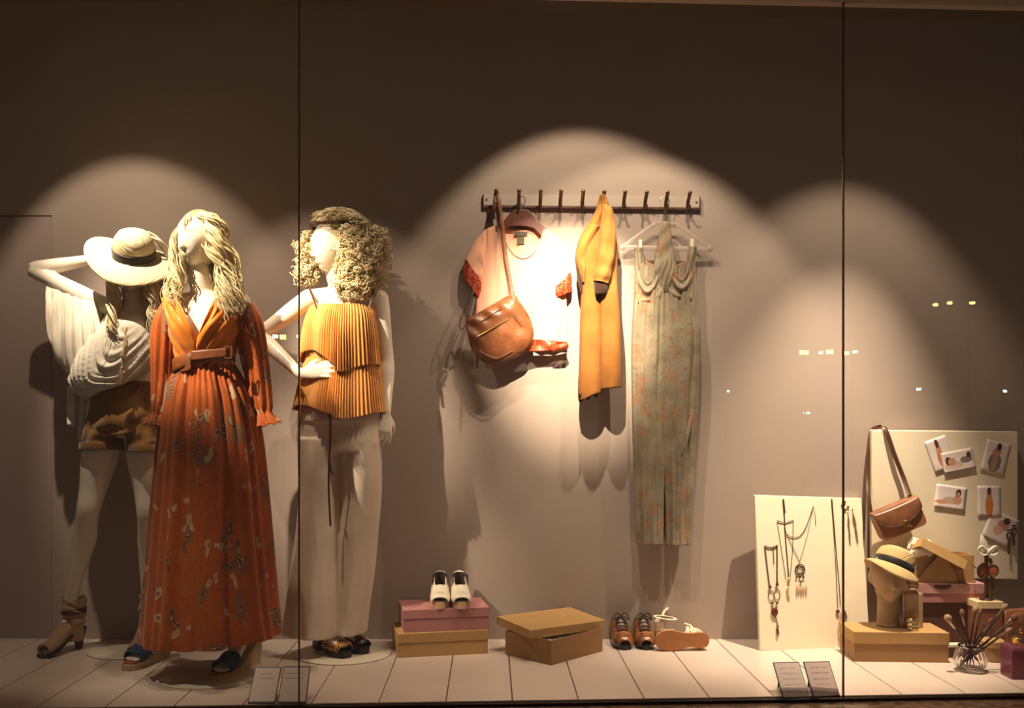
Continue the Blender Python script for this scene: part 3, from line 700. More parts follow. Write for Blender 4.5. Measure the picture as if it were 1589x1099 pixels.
# blue wedge sandals
M['denim'] = cloth('blue_denim', srgb(44, 66, 92), var=.2, weave=700, rough=.9)
M['cork'] = plain('woven_jute_wedge', srgb(186, 160, 116), .85, var=.2, scale=90, bump=.4, bscale=260)
M['red_trim'] = plain('tan_leather_trim', srgb(166, 92, 58), .5)
def wedge(toe, heel):
    d, x, L = wedge_geo(toe, heel); U = Vector((0, 0, 1)); w_ = MB(); rings = []
    for o, z, hw in spline([(-.005, .112, .026), (.03, .108, .031), (.08, .085, .033), (.13, .052, .037), (.18, .034, .041), (L-.02, .026, .038), (L+.008, .026, .022)], 30):
        inset = .010*max(0, 1-abs(o)/.05)
        rings.append([heel+d*o+x*(-hw)+U*z, heel+d*o+x*hw+U*z, heel+d*(o+inset)+x*hw*.92, heel+d*(o+inset)-x*hw*.92])
    w_.loft(rings); sh = w_.build('wedge_sandal', M['cork'], m2, bevel=.004, sm=False)
    v = MB()
    def strap(o0, o1, hw, h0):
        v.grid(lambda u, q_: heel+d*(lerp(o0, o1, q_)+.012*math.cos(math.pi*(u-.5)))+x*(-hw*math.cos(math.pi*u)*1.06)+U*(lerp(.052, .028, q_)+h0*math.sin(math.pi*u)**.7*(1+.08*math.sin(9*u+7*q_))), 30, 14)
    strap(L*.60, L*.86, .041, .046); v.build('denim_vamp', M['denim'], sh, solid=.004, ang=0)
    c = MB(); c.grid(lambda u, q_: heel+d*(.028-.043*math.sin(math.pi*u))+x*(.034*math.cos(math.pi*u))+U*(lerp(.112, .168, q_)), 24, 8); c.build('heel_counter', M['denim'], sh, solid=.004, ang=0)
    k = MB(); k.tube([heel+d*(.045+.050*math.cos(a))+x*(.041*math.sin(a))+U*(.172+.008*math.cos(a)) for a in [i/24*2*math.pi for i in range(25)]], .006, 8, .45, (0, 0, 1)); k.build('ankle_strap', M['denim'], sh)
    t = MB(); t.loft([[heel+d*o+x*(s*hw)+U*(z+k_) for s, k_ in ((-1, -.001), (1, -.001), (1, .006), (-1, .006))] for o, z, hw in spline([(L*.72, .030, .038), (L-.03, .0268, .036), (L-.002, .0268, .020)], 12)]); t.build('insole', M['red_trim'], sh, sm=False)
wedge(tR, hR); wedge(tL, hL)
# ---------------------------------------------------------------- mannequin in the pleated orange top and cream trousers
Y3 = 4.27
C = lambda px, py, dy=0: at(px, py, Y3+dy)
m3 = thing('mannequin', 'white mannequin with curly hair and headband, in pleated orange top and cream flared trousers', 'mannequin', (fl(533, 1015).x, 4.28, 0))
b = MB()
add_torso(b, C(530, 640, .01), C(529, 450), -.12, .05)
add_limb(b, [(C(529, 455, .012), .046), (C(522, 432, .0), .043), (C(516, 408, -.005), .046)])
add_head(b, C(512, 384, -.02), -.85, -.05, .97, .08)
add_limb(b, arm_pts(C(480, 464, -.01), C(402, 521, .02), C(466, 581, -.115))); add_limb(b, [(C(526, 456, .01), .034), (C(480, 464, -.01), .043)], 14, 8)
add_limb(b, arm_pts(C(588, 464, .01), C(600, 560, .04), C(599, 640, -.01))); add_limb(b, [(C(530, 456, .01), .034), (C(588, 464, .01), .043)], 14, 8)
add_hand(b, C(469, 580, -.118), Vector((.93, -.30, .16)), Vector((.25, .92, -.20)), 1, .40, .09)
add_hand(b, C(599, 641, -.012), Vector((-.06, -.10, -1)), Vector((-.5, .85, 0)), 1, .75, .12)
f1, f2 = fl(518, 1024), fl(547, 1018)
aR, aL = Vector((at(499, 975, 4.32).x, 4.32, .19)), Vector((at(529, 975, 4.40).x, 4.40, .19))
add_limb(b, leg_pts(C(503, 665), C(496, 815, -.02), aR)); add_limb(b, leg_pts(C(556, 665), C(556, 815, -.01), aL))
d1, d2 = Vector((.66, -.75, 0)).normalized(), Vector((.62, -.78, 0)).normalized()
for ank, d in ((aR, d1), (aL, d2)): add_foot(b, ank+Vector((0, 0, -.03)), ank+d*.12+Vector((0, 0, -.115)), ank+d*.185+Vector((0, 0, -.135)))
b.build('body', M['skin'], m3, remesh=0.0055, relax=3)
base_disc(m3, m3.location, .212)
# afro curls held by a plaited headband
rng = random.Random(5); h = MB()
h.ell(C(521, 375, .005), (.083, .095, .108), 24, 16, rotz(-.85))
for i in range(520):   # smooth hair combed back over the crown
    a = rng.uniform(-2.1, 2.1)
    p0 = C(507, 352, -.075) if False else None
    th = rng.uniform(0, 1); x0 = lerp(488, 552, th); top = 321+12*((th-.45)*2)**2+rng.uniform(0, 14); dy = rng.uniform(-.10, .10)
    pts = [C(x0+rng.uniform(-7, 7), min(top+rng.uniform(0, 14), 343), dy), C(x0+rng.uniform(2, 14), top, dy-.01), C(x0+rng.uniform(14, 24), min(344, top+8), dy)]
    h.tube([q[:3] for q in spline([tuple(p) for p in pts], 8)], .0034, 5, .6)
def curl(c, R, r, turns, L, ax):
    ax = ax.normalized(); u = ax.orthogonal().normalized(); w_ = ax.cross(u); n_ = int(turns*9); ph = rng.uniform(0, 6.28)
    h.tube([c+ax*(L*i/n_)+u*(R*math.cos(ph+2*math.pi*turns*i/n_))+w_*(R*math.sin(ph+2*math.pi*turns*i/n_)) for i in range(n_+1)], r, 5)
vol = [(C(562, 405, -.02), (.100, .115, .125), 720), (C(577, 378, .01), (.055, .08, .065), 150), (C(547, 364, -.03), (.050, .08, .040), 110), (C(551, 440, -.045), (.072, .085, .062), 260), (C(479, 396, .04), (.040, .07, .085), 240), (C(478, 424, .03), (.036, .055, .036), 90)]
for c, rr, n_ in vol:
    h.ell(c, tuple(x*.74 for x in rr), 20, 14)
    for _ in range(n_):
        v = Vector((rng.gauss(0, 1), rng.gauss(0, 1), rng.gauss(0, 1))).normalized(); k = rng.uniform(.70, 1.06)
        p = c+Vector((v.x*rr[0], v.y*rr[1], v.z*rr[2]))*k
        curl(p, rng.uniform(.006, .012), rng.uniform(.0020, .0034), rng.uniform(1.6, 3.2), rng.uniform(.022, .050), v+Vector((rng.gauss(0, .6), rng.gauss(0, .6), rng.gauss(0, .6)-.5)))
h.build('hair', M['hair_curl'], m3, ang=0)
hb = MB(); hcx = C(521, 352, .0)
for k in range(3):
    pts = []
    for i in range(73):
        a = 2*math.pi*i/72; R3 = rotz(-.85).to_3x3()
        pts.append(hcx+R3 @ Vector((.096*math.sin(a), -.112*math.cos(a), (.006*math.sin(a*24+k*2.1))))+Vector((0, 0, .004*math.sin(a-.5)))+R3 @ Vector((math.sin(a), -math.cos(a), 0))*(.003*math.cos(a*24+k*2.1)))
    hb.tube(pts, .0045, 6)
hb.build('headband', M['strap_dark'], m3)
# pleated two-tier top
q = N('pleated_apricot_cloth'); v = q.coords(); q.set(col=q.ramp(q.noise(v, 7), [(.3, srgb(216, 150, 76)), (.7, srgb(232, 172, 98))]), rough=.7, sheen=.1, spec=.3); M['pleat'] = q.m
def pleat(u, n_, amp):
    t = (u*n_) % 1.0; return amp*((1-t/.72) if t < .72 else (t-.72)/.28)*2-amp
def tier(rows, nplt, hem, amp0, amp1):
    m = MB(); rowloft(m, rows, Y3, nplt*8, 44, lambda u, t, a: (pleat(u+.012*math.sin(a*2+1)+.006*math.sin(a*5), nplt, lerp(amp0, amp1, t)*(.55+.65*smooth(-.9, -.2, math.remainder(a, 2*math.pi))*(1-.0*t)+.35*math.sin(a*7+2)))+.008*math.sin(5*a+2)*t+.006*math.sin(11*a)*t, hem(a)*t), cap=False); return m
up = tier([(476, 484, 578, .115, -.012), (490, 478, 583, .128, -.018), (515, 473, 586, .140, -.02), (545, 470, 588, .142, -.015), (566, 468, 589, .140, -.01)], 84, lambda a: .062*math.exp(-((a-5.55+0)/.75)**2)*1.0-.034*math.exp(-((math.remainder(a-.15, 2*math.pi))/.42)**2)-.004, .003, .0105)
top = up.build('top', M['pleat'], m3, solid=.0015, ang=0)
lo = tier([(530, 480, 584, .120, 0), (560, 474, 588, .132), (590, 467, 592, .145), (620, 461, 595, .155), (640, 458, 597, .160)], 92, lambda a: .03*math.exp(-((a-5.4)/.7)**2)-.028*math.exp(-((math.remainder(a-.25, 2*math.pi))/.5)**2), .003, .0095)
lo.build('lower_tier', M['pleat'], top, solid=.0015, ang=0)
for x0, x1, xb in ((492, 477, 480), (572, 583, 583)):
    st = MB(); st.tube([q_[:3] for q_ in spline([tuple(C(x0, 480, -.118)), tuple(C(lerp(x0, x1, .6), 455, -.075)), tuple(C(x1, 440, -.008)), tuple(C(xb, 452, .06)), tuple(C(xb, 480, .10))], 22)], .0055, 8, .5)
    c = C(x1, 441, -.01)
    for sx in (-1, 1): st.tube([c, c+Vector((sx*.014, -.008, .016)), c+Vector((sx*.020, -.014, -.012))], .003, 6)
    st.build('shoulder_strap', M['strap_dark'], top)
# trousers
q = N('cream_twill'); v = q.coords(); q.set(col=q.ramp(q.noise(v, 6), [(.3, srgb(206, 186, 164)), (.7, srgb(224, 206, 184))]), rough=.75, sheen=.1); q.bump(q.noise(v, 700, 2), .1, .001); M['cream'] = q.m
tr = MB()
ft = lambda u, t, a: .004*math.sin(3*a+7*t)+.005*nz(a*1.5, t*5, 4)+.003*math.sin(11*a+3*t)*smooth(.3, 1, t)
rowloft(tr, [(600, 474, 586, .100), (625, 467, 590, .112, .004), (655, 462, 592, .122, .010), (685, 462, 592, .122, .010), (700, 464, 590, .112, .006)], Y3, 72, 30, ft)
rowloft(tr, [(680, 462, 531, .108), (720, 463, 530, .108), (780, 462, 528, .102), (850, 456, 529, .104), (920, 449, 533, .118), (977, 442, 536, .130), (984, 442, 536, .130)], Y3, 64, 60, lambda u, t, a: ft(u, t, a)+.007*math.sin(4*a+1)*t)
rowloft(tr, [(680, 526, 592, .108), (720, 526, 592, .108), (780, 527, 590, .102), (850, 524, 583, .100), (920, 519, 576, .108), (972, 515, 570, .118), (980, 515, 570, .118)], Y3+.02, 64, 60, lambda u, t, a: ft(u, t, a)+.007*math.sin(4*a+2)*t)
tro = tr.build('trousers', M['cream'], m3, remesh=.006, relax=3)
cd = MB()
cd.tube([q_[:3] for q_ in spline([tuple(C(513, 640, -.165)), tuple(C(512, 690, -.150)), tuple(C(510, 750, -.135)), tuple(C(513, 817, -.130))], 26)], .0045, 8, .5)
cd.tube([q_[:3] for q_ in spline([tuple(C(511, 640, -.163)), tuple(C(513, 680, -.152)), tuple(C(511, 715, -.145)), tuple(C(516, 737, -.142))], 20)], .004, 8, .5)
cd.build('drawcord', M['strap_dark'], tro)
# platform peep-toe shoes
M['patent'] = plain('dark_brown_patent', srgb(46, 26, 20), .18, var=.1); M['platform'] = plain('black_platform', srgb(26, 22, 22), .35)
q = N('gold_spotted_vamp'); v = q.coords(); d_ = q.voro(v, 60); q.set(col=q.ramp(d_, [(.3, srgb(60, 30, 14)), (.42, srgb(206, 146, 70))]), rough=.3, metal=.3); M['vamp'] = q.m
for ank, d in ((aR, d1), (aL, d2)):
    x = Vector((d.y, -d.x, 0)); U = Vector((0, 0, 1)); g0 = Vector((ank.x, ank.y, 0))-d*.03; p = MB()
    p.loft([[g0+d*o+x*(s*hw*k_)+U*z for s, z, k_ in ((-1, .040, 1), (1, .040, 1), (1, .009, .93), (-1, .009, .93))] for o, hw in spline([(.105, .034), (.13, .041), (.18, .044), (.215, .040), (.242, .022)], 20)])
    pl = p.build('platform_shoe', M['platform'], m3, bevel=.006, sm=False)
    a_ = MB(); a_.loft([[g0+d*o+x*(s*hw)+U*(z+k_) for s, k_ in ((-1, .008), (1, .008), (1, -.008), (-1, -.008))] for o, z, hw in spline([(-.008, .128, .024), (.03, .120, .029), (.07, .090, .032), (.115, .050, .038), (.13, .045, .040)], 16)]); a_.build('arch', M['platform'], pl, sm=False)
    hl = MB(); hl.loft([[g0+d*(.016+f*k)+x*(w_*s)+U*z for s, f in ((-1, -1), (1, -1), (1, 1), (-1, 1))] for z, k, w_ in ((.009, .026, .024), (.06, .027, .025), (.120, .036, .029))]); hl.build('heel', M['platform'], pl, bevel=.004)
    v = MB(); v.grid(lambda u, q_: g0+d*(lerp(.105, .225, q_)+.010*math.cos(math.pi*(u-.5)))+x*(-lerp(.043, .036, q_**2)*math.cos(math.pi*u)*1.06)+U*(.036+lerp(.056, .030, q_)*math.sin(math.pi*u)**.7), 28, 16); v.build('vamp', M['vamp'] if ank is aR else M['patent'], pl, solid=.004, ang=0)
    c = MB(); c.grid(lambda u, q_: g0+d*(.045-.058*math.sin(math.pi*u))+x*(.034*math.cos(math.pi*u))+U*lerp(.112, .165+.01*math.sin(math.pi*u), q_), 24, 8); c.build('heel_counter', M['patent'], pl, solid=.004, ang=0)
# ================================================================ things hanging on the wall rail
def pairloft(m, pairs, Y, n=48, k=40, fold=None, cap=(True, True), sq=1.0, gap=None):
    """flattened rings between pixel pairs (ax, ay, bx, by, half depth, dy)"""
    rr = spline([tuple(p)+((0,) if len(p) < 6 else ()) for p in pairs], k); rings = []
    for j, (ax, ay, bx, by, ry, dy) in enumerate(rr):
        t = j/(k-1); a, b_ = at(ax, ay, Y), at(bx, by, Y); c = (a+b_)/2; h = (b_-a)/2; ring = []
        nrm = Vector((0, -1, 0)); hd = h.normalized() if h.length > 0 else Vector((1, 0, 0)); g0 = gap(t) if gap else 0
        for i in range(n+(1 if gap else 0)):
            w_ = g0+i/n*(2*math.pi-2*g0); s, co = math.sin(w_), math.cos(w_)
            D = ry*(abs(co)**sq)*(1 if co > 0 else -1)
            p = c+h*s+nrm*D+Vector((0, dy, 0))
            if fold: p = p+(nrm*co+hd*s*.3)*fold(i/n, t, w_)
            ring.append(p)
        rings.append(ring)
    return m.loft(rings, not gap, cap[0] and not gap, cap[1] and not gap)
def pillow(m, outline, Y, d, n=96, k=14, rnd=1.0, fold=None, c=None):
    """closed cushion on a pixel outline: half depth d, flat side to side"""
    o = [Vector(at(p[0], p[1], Y)) for p in spline([tuple(q) for q in outline]+[tuple(outline[0])], n+1)[:-1]]
    c = Vector(at(*c, Y)) if c else sum(o, Vector())/len(o); rings = []
    for j in range(2*k+1):
        s = 1 if j <= k else -1; q_ = j/k if j <= k else 2-j/k      # 0..1..0
        r = max(.004, math.sin(q_*math.pi/2)); dep = d*s*max(0, math.cos(q_*math.pi/2))**rnd
        ring = []
        for i, p in enumerate(o):
            v = c+(p-c)*r; f = fold(v, r, s) if fold else 0
            ring.append(v+Vector((0, -dep-s*f, 0)))
        rings.append(ring)
    return m.loft(rings)
WZ = WY
M['rail'] = plain('rail_cream_paint', srgb(176, 160, 144), .6, var=.02); M['rail_lip'] = plain('rail_brown_edge', srgb(84, 52, 42), .5, var=.06)
M['steel'] = plain('dull_steel', srgb(150, 138, 122), .3, .9); M['bronze'] = plain('bronze_hook', srgb(110, 88, 62), .35, .8)
ra, rb = at(749, 321, WY-.02), at(1087, 325, WY-.02)
rail = thing('coat_rail', 'slim wall mounted coat rail with brown lower edge and ten metal hooks', 'coat rail', (rb+ra)/2)
rd = (rb-ra).normalized(); rl = (rb-ra).length; ru = Vector((-rd.z, 0, rd.x)); ang = math.atan2(rd.z, rd.x); RM = Matrix.Rotation(-ang, 4, 'Y')
mid = (ra+rb)/2
m = MB(); m.box(mid+ru*.030+Vector((0, .014, 0)), (rl, .010, .062), RM); m.build('back_plate', M['rail'], rail, sm=False, bevel=.001)
m = MB(); m.box(mid+ru*.003+Vector((0, .009, 0)), (rl, .018, .013), RM)
for s in (-1, 1): m.box(mid+rd*(s*(rl/2-.0025))+ru*.032+Vector((0, .008, 0)), (.005, .020, .056), RM)
m.build('lower_edge', M['rail_lip'], rail, sm=False, bevel=.002)
hook_px = (770, 805, 838, 869, 903, 935, 967, 1000, 1032, 1066)
hooks = []
for px in hook_px:
    t = (px-749)/(1087-749); p = ra.lerp(rb, t); y0 = WY-.02
    m = MB(); pts = [p+Vector((0, -.012, -.022)), p+Vector((0, -.016, .006)), p+Vector((0, -.028, .030)), p+Vector((0, -.052, .046)), p+Vector((0, -.070, .062))]
    m.tube([q_[:3] for q_ in spline([tuple(x) for x in pts], 14)], .0085, 8, .4, (0, -1, 0)); e = pts[-1]; m.ell(e, (.010, .006, .008), 10, 6)
    m.tube([p+Vector((0, -.010, -.006)), p+Vector((0, -.052, -.012)), p+Vector((0, -.064, .006))], .0055, 8, .6); m.build('hook', M['bronze'], rail)
    hooks.append(p+Vector((0, -.052, .046)))
for s in (-1, 1):
    m = MB(); m.ell(mid+rd*(s*(rl/2-.018))+ru*.036+Vector((0, .007, 0)), (.005, .003, .005), 12, 6); m.build('screw', M['bronze'], rail)
# ---- pink tee on a brown wooden hanger
YT = 4.520
M['pink'] = cloth('salmon_pink_cotton', srgb(236, 176, 146), var=.05, rough=.85)
q = N('red_sequin_trim'); v = q.coords(); q.set(col=q.ramp(q.voro(v, 120), [(.1, srgb(226, 112, 64)), (.5, srgb(176, 58, 26)), (.9, srgb(120, 36, 18))]), rough=.45); q.bump(q.voro(v, 160), .5, .002); M['redtrim'] = q.m
tee = thing('t_shirt', 'salmon pink cotton t-shirt with rust red cuffs hanging from the wall rail', 't-shirt', at(808, 440, YT))
fr = MB()
def topf(u): return spline([(742, 372), (752, 357), (776, 351), (784, 372), (796, 393), (812, 401), (828, 392), (839, 372), (846, 356), (860, 365), (876, 392)], 101)[int(round(u*100))]
def teef(u, v):
    tx, ty = topf(u); bx = lerp(738, 880, u); by = 531+2*math.sin(8*u)
    x = lerp(tx, bx, smooth(0, .8, v)); xl = lerp(742, 738, v) ; y = lerp(ty, by, v)
    f = .010*math.sin(22*u+3*v)*smooth(.05, .5, v)*(1.3-u)+.005*math.sin(41*u+4*v)*smooth(.2, .7, v)
    dep = .026*math.sin(math.pi*min(1, max(0, u)))**.7
    return at(x, y, YT-dep-f*math.sin(math.pi*u)**.3)
fr.grid(teef, 120, 60); body = fr.build('shirt_front', M['pink'], tee, solid=.002, ang=0)
bk = MB()
def teeb(u, v):
    tx, ty = spline([(742, 372), (752, 357), (776, 350), (792, 353), (808, 356), (826, 354), (846, 355), (860, 365), (876, 392)], 61)[int(round(u*60))]
    return at(lerp(tx, lerp(738, 880, u), smooth(0, .8, v)), lerp(ty, 531, v), YT+.022*math.sin(math.pi*u)**.7+.004*math.sin(20*u))
bk.grid(teeb, 60, 40); bk.build('shirt_back', M['pink'], tee, solid=.002, ang=0)
for name, pr, cu, bi in (('sleeve', [(752, 357, 748, 428, .026), (738, 374, 749, 434, .028), (722, 402, 748, 440, .030)], [(722, 402, 748, 440, .031), (720, 415, 747, 452, .031), (719, 432, 743, 464, .028)], 0),
                         ('sleeve', [(862, 362, 872, 452, .026), (876, 384, 868, 452, .030), (885, 424, 862, 446, .030)], [(885.5, 424, 861.5, 446, .031), (887, 440, 859, 457, .031), (885, 455, 862, 463, .026)], 1)):
    s = MB(); pairloft(s, pr, YT, 40, 24, lambda u, t, a: .004*math.sin(5*a+6*t), cap=(True, False)); so = s.build(name, M['pink'], tee, solid=.002, ang=0)
    s = MB(); pairloft(s, cu, YT, 40, 10, lambda u, t, a: .003*math.sin(9*a), cap=(False, False)); s.build('cuff', M['redtrim'], so, solid=.003, ang=0)
hb = MB(); hb.grid(lambda u, v: at(lerp(742, 879, u), lerp(528, 538+11*math.sin(2.4*u+.6), v)+2*math.sin(8*u), YT-.028*math.sin(math.pi*u)**.7-.010-.012*math.sin(v*3)*math.sin(25*u)-.004), 90, 10)
hb.tube([at(858, 545, YT-.03), at(866, 540, YT-.035), at(874, 538, YT-.035), at(880, 536, YT-.03)], [.008, .017, .020, .015], 12, .8)
hb.build('hem_band', M['redtrim'], body, solid=.003, ang=0)
nk = MB(); nk.tube([at(*topf(u)[:2], YT-.026*math.sin(math.pi*u)**.7-.003) for u in [.2+.6*i/40 for i in range(41)]], .005, 6, .6); nk.build('neck_rib', M['pink'], body)
lb = MB(); lb.box(at(808, 373, YT+.012), (.034, .002, .034)); lb.box(at(808, 363, YT+.012), (.062, .002, .018)); lb.build('neck_label', plain('woven_label', srgb(70, 58, 36), .6), tee, sm=False)
M['hanger_wood'] = plain('dark_red_hanger_wood', srgb(92, 42, 26), .4, var=.15, scale=40)
hg = thing('clothes_hanger', 'dark brown wooden hanger holding the pink t-shirt', 'hanger', at(808, 345, YT))
Rm = lambda c: Matrix.Translation(c) @ rotx(math.pi/2)
c = at(808, 345, YT-.001); k = YT/FPX
poly = [(-36, -8), (-26, 2), (-17, 14), (-11, 19), (0, 20.5), (11, 19), (18, 13), (26, 3), (41, -12), (34, -24), (20, -10), (10, -7), (-4, -6), (-18, -7), (-28, -16)]
m = MB(); m.prism([(x*k, y*k) for x, y in poly], -.007, .007, Matrix.Translation(c) @ rotx(math.pi/2)); m.build('hanger_body', M['hanger_wood'], hg, bevel=.003, sm=False)
m = MB(); m.tube([c+Vector((0, .0, .055)), c+Vector((0, 0, .075))]+[c+Vector((.001+.020*math.sin(a), -.002, .100-.022*math.cos(a))) for a in [i/14*4.4 for i in range(15)]], .0022, 8); m.build('hanger_hook', M['steel'], hg)
# ---- tan hobo bag
YB = 4.456
q = N('tan_leather'); v = q.coords(); q.set(col=q.ramp(q.noise(v, 16, 4), [(.3, srgb(100, 55, 27)), (.7, srgb(146, 88, 50))]), rough=.38, spec=.5); q.bump(q.noise(v, 60, 4), .35, .004); M['tan'] = q.m
bag = thing('shoulder_bag', 'tan leather crescent shoulder bag hanging from the rail in front of pink t-shirt', 'bag', at(775, 520, YB))
out = [(724, 497), (742, 487), (768, 472), (795, 458), (806, 470), (820, 492), (827, 520), (817, 542), (798, 554), (772, 565), (747, 558), (731, 536)]
m = MB(); pillow(m, out, YB, .034, 120, 16, .75, lambda p, r, s: .007*nz(p.x*14, p.z*14, s)+.006*math.sin((p.x*.8+p.z)*75)*smooth(.25, .95, r)*smooth(1.28, 1.50, p.z+p.x*-.45)); bb = m.build('bag_body', M['tan'], bag, ang=0)
m = MB(); pp = spline(out+[out[0]], 90); m.tube([at(*p_, YB) for p_ in pp], .0045, 8); m.build('piping', M['tan'], bb)
def onbag(px, py, e=0): return at(px, py, YB-.032-e)
m = MB(); m.tube([onbag(741, 523, -.006), onbag(768, 508, .004), onbag(797, 491, -.006)], .0045, 8); m.build('zip', M['gold'], bb)
for pts in ([(782, 474), (797, 491), (810, 508)], [(742, 502), (766, 487), (786, 474)], [(744, 545), (770, 556), (796, 545)]):
    m = MB(); m.tube([q_[:3] for q_ in spline([tuple(onbag(*p_, -.008 if i != 1 else .0)) for i, p_ in enumerate(pts)], 16)], .0022, 6); m.build('seam', M['strap_dark'], bb)
m = MB(); m.tube([onbag(742, 522, .004), onbag(743, 535, .008), onbag(741, 555, .006), onbag(740, 572, 0)], [.003, .006, .007, .004], 8, .4); m.build('zip_pull', M['strap_dark'], bb)
h0 = hooks[0]
m = MB(); pts = [h0+Vector((.006, .002, .008)), h0+Vector((.010, -.012, -.02)), at(780, 352, 4.470), at(785, 400, 4.465), at(792, 440, 4.455), at(795, 460, YB-.01)]
m.tube([q_[:3] for q_ in spline([tuple(p_) for p_ in pts], 40)], .0085, 10, .25, (0, -1, 0)); st_ = m.build('bag_strap', M['tan'], bag)
m = MB(); m.tube([q_[:3] for q_ in spline([tuple(p_) for p_ in (h0+Vector((0, .002, .010)), at(766, 325, 4.48), at(756, 350, 4.53), at(748, 400, 4.54), at(738, 450, 4.52), at(727, 498, YB+.01))], 40)], .010, 10, .22, (0, -1, 0)); m.build('bag_strap', M['strap_dark'], bag)
m = MB(); m.tube([q_[:3] for q_ in spline([tuple(p_) for p_ in (h0+Vector((-.004, .0, .008)), at(771, 325, 4.49), at(774, 352, 4.485))], 16)], .008, 8, .25, (0, -1, 0)); m.build('bag_strap', M['strap_dark'], bag)
m = MB(); 
m.tube([q_[:3] for q_ in spline([tuple(at(*p_)) for p_ in ((727, 497, YB), (722, 480, YB), (733, 455, YB), (738, 440, YB+.02))], 16)], .0028, 6); m.tube([q_[:3] for q_ in spline([tuple(at(*p_)) for p_ in ((726, 499, YB), (716, 512, YB), (714, 500, YB), (722, 478, YB), (730, 462, YB))], 16)], .0028, 6)
m.build('tie_cord', M['strap_dark'], bag)
for px, py in ((795, 455), (727, 497)):
    m = MB(); m.tube([at(px, py, YB)+Vector((.009*math.cos(a), -.005, .009*math.sin(a))) for a in [i/16*2*math.pi for i in range(17)]], .0022, 6); m.build('ring', M['gold'], bag)
# ---- ochre suede coat dress hung by its neck
YO = 4.445
q = N('ochre_suede'); v = q.coords(); q.set(col=q.ramp(q.noise(v, 9, 4), [(.3, srgb(124, 80, 35)), (.7, srgb(152, 102, 50))]), rough=.95, sheen=.04, spec=.1); q.bump(q.noise(v, 320, 3), .2, .002); M['ochre'] = q.m
M['inside'] = cloth('dark_brown_lining', srgb(52, 28, 14))
co = thing('suede_coat', 'ochre suede coat hung by its collar on the wall rail, one sleeve dangling', 'coat', at(932, 450, YO))
m = MB(); fo = lambda u, t, a: .005*math.sin(3*a+8*t)+.004*nz(a, t*6, 7)
pairloft(m, [(931, 303, 938, 304, .014), (925, 325, 937, 325, .026), (914, 345, 936, 345, .036), (903, 362, 935, 362, .040), (899, 385, 934, 385, .046), (902, 430, 934, 430, .048), (900, 500, 934, 500, .052), (899, 560, 935, 560, .056), (897, 606, 935, 606, .058), (898, 622, 932, 607, .056)], YO, 56, 80, fo, sq=.8)
pn = m.build('coat_panel', M['ochre'], co, ang=0)
m = MB(); pairloft(m, [(934, 301, 940, 304, .014), (933, 325, 948, 325, .026), (932, 350, 954, 350, .034), (932, 390, 957, 390, .042), (931, 440, 958, 440, .046), (930, 500, 963, 500, .050), (931, 560, 965, 560, .050), (932, 604, 964, 601, .050)], YO-.022, 56, 80, fo, sq=.8)
m.build('coat_panel', M['ochre'], co, ang=0)
m = MB(); pairloft(m, [(912, 348, 931, 352, .03), (900, 368, 922, 375, .036), (893, 388, 914, 398, .036), (892, 404, 910, 414, .034), (897, 420, 910, 424, .03), (902, 440, 908, 440, .02)], YO-.02, 40, 30, fo); sl_ = m.build('sleeve', M['ochre'], co, ang=0)
m = MB(); pairloft(m, [(893, 408, 901, 425, .020), (895, 428, 904, 445, .020), (901, 455, 906, 462, .012)], YO-.015, 24, 14); m.build('sleeve_lining', M['inside'], sl_, ang=0)
m = MB(); pairloft(m, [(936, 318, 950, 325, .026), (932, 350, 955, 355, .034), (928, 390, 954, 395, .036), (923, 420, 949, 424, .034), (921, 436, 944, 441, .032)], YO-.075, 44, 40, lambda u, t, a: .003*math.sin(4*a+9*t)+.003*math.sin(25*t), cap=(True, False)); s2 = m.build('sleeve', M['ochre'], co, solid=.003, ang=0)
m = MB(); pairloft(m, [(922, 434, 943, 439, .028), (922, 446, 943, 448, .028), (924, 457, 940, 456, .020)], YO-.070, 36, 10); m.build('sleeve_lining', M['inside'], s2, ang=0)
m = MB(); m.grid(lambda u, v: at(lerp(898, 934, u), lerp(612-8*u, 623-12*u+3*math.sin(19*u), v), YO-.045+.03*v+.01*math.sin(7*u)), 24, 6); m.build('hem_lining', M['inside'], pn, solid=.003, ang=0)
# ---- floral halter jumpsuit on a clear hanger
YJ = 4.505
M['floral'] = print_mat('grey_green_floral_print', srgb(158, 144, 114), srgb(134, 120, 94), srgb(176, 116, 76), srgb(206, 150, 110), 1.5)
q = N('floral_print'); v = q.coords('Object', (1, .3, .8)); d1 = q.voro(v, 13); e1 = q.voro(v, 60, 'DISTANCE_TO_EDGE'); n1 = q.noise(v, 9, 4); vein = q.ramp(q.noise(v, 13, 2, .5, 1.6), [(.475, (0, 0, 0)), (.50, (1, 1, 1)), (.525, (0, 0, 0))])
fl_ = q.ramp(d1, [(.26, (1, 1, 1)), (.40, (0, 0, 0))]); pet = q.ramp(e1, [(.06, (0, 0, 0)), (.16, (1, 1, 1))])
c0 = q.ramp(n1, [(.35, srgb(112, 103, 83)), (.65, srgb(148, 136, 110))]); c1 = q.mix(q.math('MULTIPLY', vein, .6), c0, srgb(112, 74, 42)); c2 = q.mix(q.math('MULTIPLY', q.math('MULTIPLY', fl_, pet), .75), c1, srgb(160, 94, 56))
q.set(col=c2, rough=.75, sheen=.1); M['floral'] = q.m
ju = thing('jumpsuit', 'grey green floral halter jumpsuit with long trouser legs clipped to a clear hanger', 'jumpsuit', at(1033, 620, YJ))
fj = lambda u, t, a: .004*math.sin(9*a+3*nz(t*4, a))+.003*math.sin(16*a+5*t)+.004*nz(a*1.3, t*6, 3)
